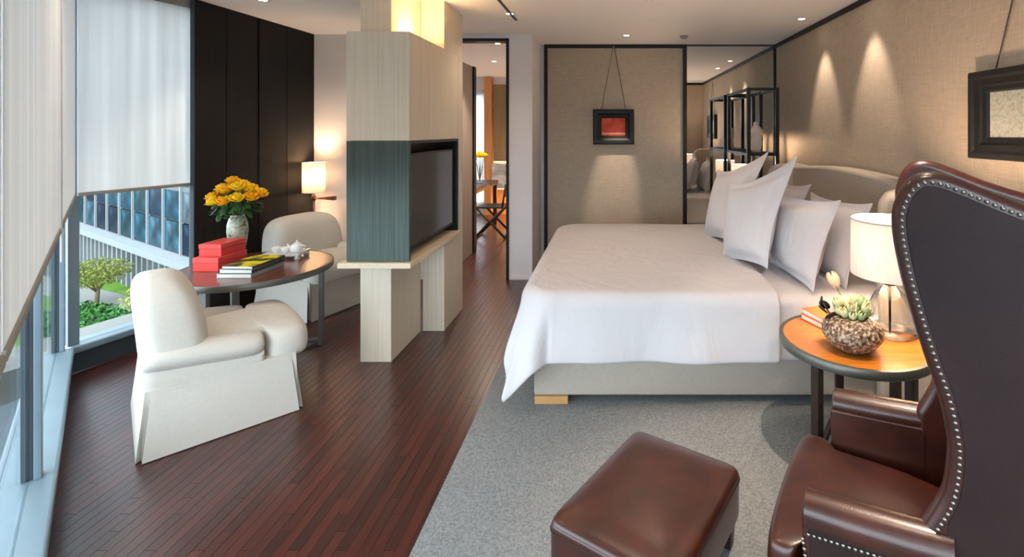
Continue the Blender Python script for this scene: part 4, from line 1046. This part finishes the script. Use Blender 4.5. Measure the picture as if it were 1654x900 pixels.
for y in (-0.2, 0.2):
    MB().tube([(-0.22, y, 0.02), (0.20, y, 0.46)], 0.018, 8).build('leg', 'dark_leg', fc, smooth=True)
    MB().tube([(0.22, y, 0.02), (-0.20, y, 0.46)], 0.018, 8).build('leg', 'dark_leg', fc, smooth=True)
    MB().tube([(0.18, y, 0.44), (0.24, y, 0.82)], 0.016, 8).build('back_post', 'dark_leg', fc, smooth=True)
box('seat', 'black_lacquer', -0.2, 0.2, -0.2, 0.2, 0.45, 0.475, fc, 0.006)
MB().box(0.215, 0.235, -0.2, 0.2, 0.62, 0.80).build('backrest', 'black_lacquer', fc, bevel=0.005)
for x in (-0.22, 0.22): MB().tube([(x, -0.22, 0.02), (x, 0.22, 0.02)], 0.018, 8).build('floor_bar', 'dark_leg', fc, smooth=True)
downlight(-1.75, 7.4, 'ceiling downlight in the room beyond the doorway', 60, 140, blend=1.0)
downlight(-1.35, 5.9, 'ceiling downlight just behind the doorway', 30, 90)
light('ledge_light', 'AREA', mw, (0.35, -0.05, 0.48), (1.0, 0.62, 0.28), 10, 0.5, aim=(0, 0, -1))
light('panel_light', 'AREA', op, (0.35, -0.012, 1.03), (1.0, 0.66, 0.32), 5, 0.4, aim=(0, 0.0, 1))

# ================================================================== OUTDOORS
ZG = -3.8
gd = MB().box(-60, 20, -30, 60, ZG-0.3, ZG-0.02).build('street_ground', 'street_paving'); tag(gd, 'pale grey paved ground outside the window', None, None, 'structure')
lawn = MB().prism([(-22, 14.2), (-10, 9.5), (-8, 14.5), (-20, 20)], ZG-0.02, ZG+0.02).build('lawn', 'grass'); tag(lawn, 'green lawn outside the window', None, None, 'structure')
pth = MB().prism([(-22, 17.6), (-9, 12.4), (-8.6, 13.1), (-21.6, 18.6)], ZG+0.02, ZG+0.05).build('garden_path', 'pale_paving'); tag(pth, 'pale path crossing the lawn outside', None, None, 'structure')
# hedge
hd = empty('hedge', (-13.75, 13.05, ZG), math.atan2(-2.0, 5.0), 'dense green hedge on the lawn outside the window', 'hedge')
MB().superell(1.45, 0.55, 0.3, 0.5, 0.4, 32, 16, Matrix.Translation((0, 0, 0.28))).build('hedge_core', 'hedge_core', hd, smooth=True)
def leafcloud(n, fn, size, rnd):
    mb = MB()
    for _ in range(n):
        p = fn(rnd); d = Vector((rnd.gauss(0, 1), rnd.gauss(0, 1), rnd.gauss(0, 1)+0.6)).normalized()
        a = d.cross(Vector((rnd.gauss(0, 1), rnd.gauss(0, 1), rnd.gauss(0, 1)))).normalized(); b = d.cross(a); s = size*rnd.uniform(0.6, 1.3)
        mb.add([p-a*s, p+b*s*0.45+d*s*0.15, p+a*s, p-b*s*0.45+d*s*0.15], [(0, 1, 2), (0, 2, 3)])
    return mb
rnd = random.Random(11)
def hfn(r):
    while True:
        v = Vector((r.gauss(0, 1), r.gauss(0, 1), abs(r.gauss(0, 1)))); v.normalize()
        m_ = max(abs(v.x), abs(v.y), abs(v.z)); v = v/(m_**0.75)
        return Vector((v.x*1.5, v.y*0.58, 0.22+v.z*0.36))*1.0+Vector((r.gauss(0, 0.05), r.gauss(0, 0.05), r.gauss(0, 0.05)))
tag(leafcloud(3500, hfn, 0.07, rnd).build('hedge_leaves', 'hedge_leaf', hd), None, None, None, 'stuff')
def tree(x, y, h, rad, n, label, mat='tree_leaf'):
    r = empty('garden_tree', (x, y, ZG), 0, label, 'tree', 'small trees outside the window')
    MB().tube([(0, 0, 0), (0.03, 0.02, h*0.35), (0, 0, h*0.75)], [0.06, 0.05, 0.02], 8).build('trunk', 'bark', r, smooth=True)
    for k in range(6):
        a = 2*PI*k/6; MB().tube([(0, 0, h*0.3), (rad*0.6*math.cos(a), rad*0.6*math.sin(a), h*0.72)], [0.025, 0.008], 6).build('branch', 'bark', r, smooth=True)
    def fn(q):
        v = Vector((q.gauss(0, 1), q.gauss(0, 1), q.gauss(0, 1))).normalized()*(q.random()**0.4)
        return Vector((v.x*rad, v.y*rad, h*0.72+v.z*rad*0.5))
    tag(leafcloud(n, fn, 0.045, random.Random(int(x*10))).build('crown', mat, r), None, None, None, 'stuff')
tree(-15.9, 15.3, 1.45, 0.85, 2600, 'small yellow green tree on the lawn beside the hedge')
tree(-11.0, 12.0, 2.0, 0.7, 900, 'small tree partly behind the round table edge')
# glass office building
Pa = Vector((-21.3, 19.8)); Pb = Vector((-11.6, 13.86)); dr = (Pb-Pa).normalized()
P0 = Pa-dr*6; LEN = 18.2
ob = empty('office_building', (P0.x, P0.y, ZG), math.atan2(dr.y, dr.x), 'glass office building with white vertical fins beyond the garden', 'building')
# local x along facade, local +y away from us
zb = 1.5
box('core', 'concrete_pale', 0, LEN, 0.4, 8, zb, 22, ob)
box('lower_glazing', 'dark_glazing', 0.3, LEN-0.3, 2.0, 2.2, 0, zb, ob)
box('soffit_band', 'fin_white', 0, LEN, -0.1, 0.4, zb-0.12, zb+0.10, ob)
pw_, ph = 1.4, 1.0
pm = None
protos = {}
for i in range(int(LEN/pw_)):
    for j in range(13):
        mt = random.choice([0, 0, 1, 1, 2, 2, 3, 4, 4, 5])
        x = i*pw_; z = zb+0.10+j*ph
        if mt not in protos:
            protos[mt] = MB().box(0.03, pw_-0.03, 0.30, 0.36, 0.03, ph-0.03).build('pane', 'pane_%d' % mt, ob); o = protos[mt]
        else: o = copy_obj(protos[mt], ob)
        o.location = (x, 0, z)
f0 = None
for i in range(int(LEN/pw_)+1):
    if f0 is None: f0 = MB().box(-0.035, 0.035, 0.24, 0.34, 0, 13.2).build('fin', 'fin_white', ob); o = f0
    else: o = copy_obj(f0, ob)
    o.location = (i*pw_, 0, zb)
for j in range(2, 13, 3): box('floor_band', 'concrete_pale', 0, LEN, 0.29, 0.38, zb+0.1+j*ph-0.05, zb+0.1+j*ph+0.10, ob)
c0 = None
for i in range(int(LEN/0.5)):
    if c0 is None: c0 = MB().box(-0.06, 0.06, 0.1, 0.35, 0, zb-0.12).build('column', 'fin_white', ob); o = c0
    else: o = copy_obj(c0, ob)
    o.location = (i*0.5+0.2, 0, 0)
lb = empty('low_building', (-30, 27, ZG), 0.6, 'pale low building far beyond the garden on the left', 'building')
box('wall', 'concrete_pale', -8, 6, 0, 6, 0, 9, lb)
for i in range(6):
    for j in range(3): box('window', 'dark_glazing', -7+i*2, -5.8+i*2, -0.05, 0.05, 1+j*2.7, 2.4+j*2.7, lb)
bpy.context.view_layer.update()
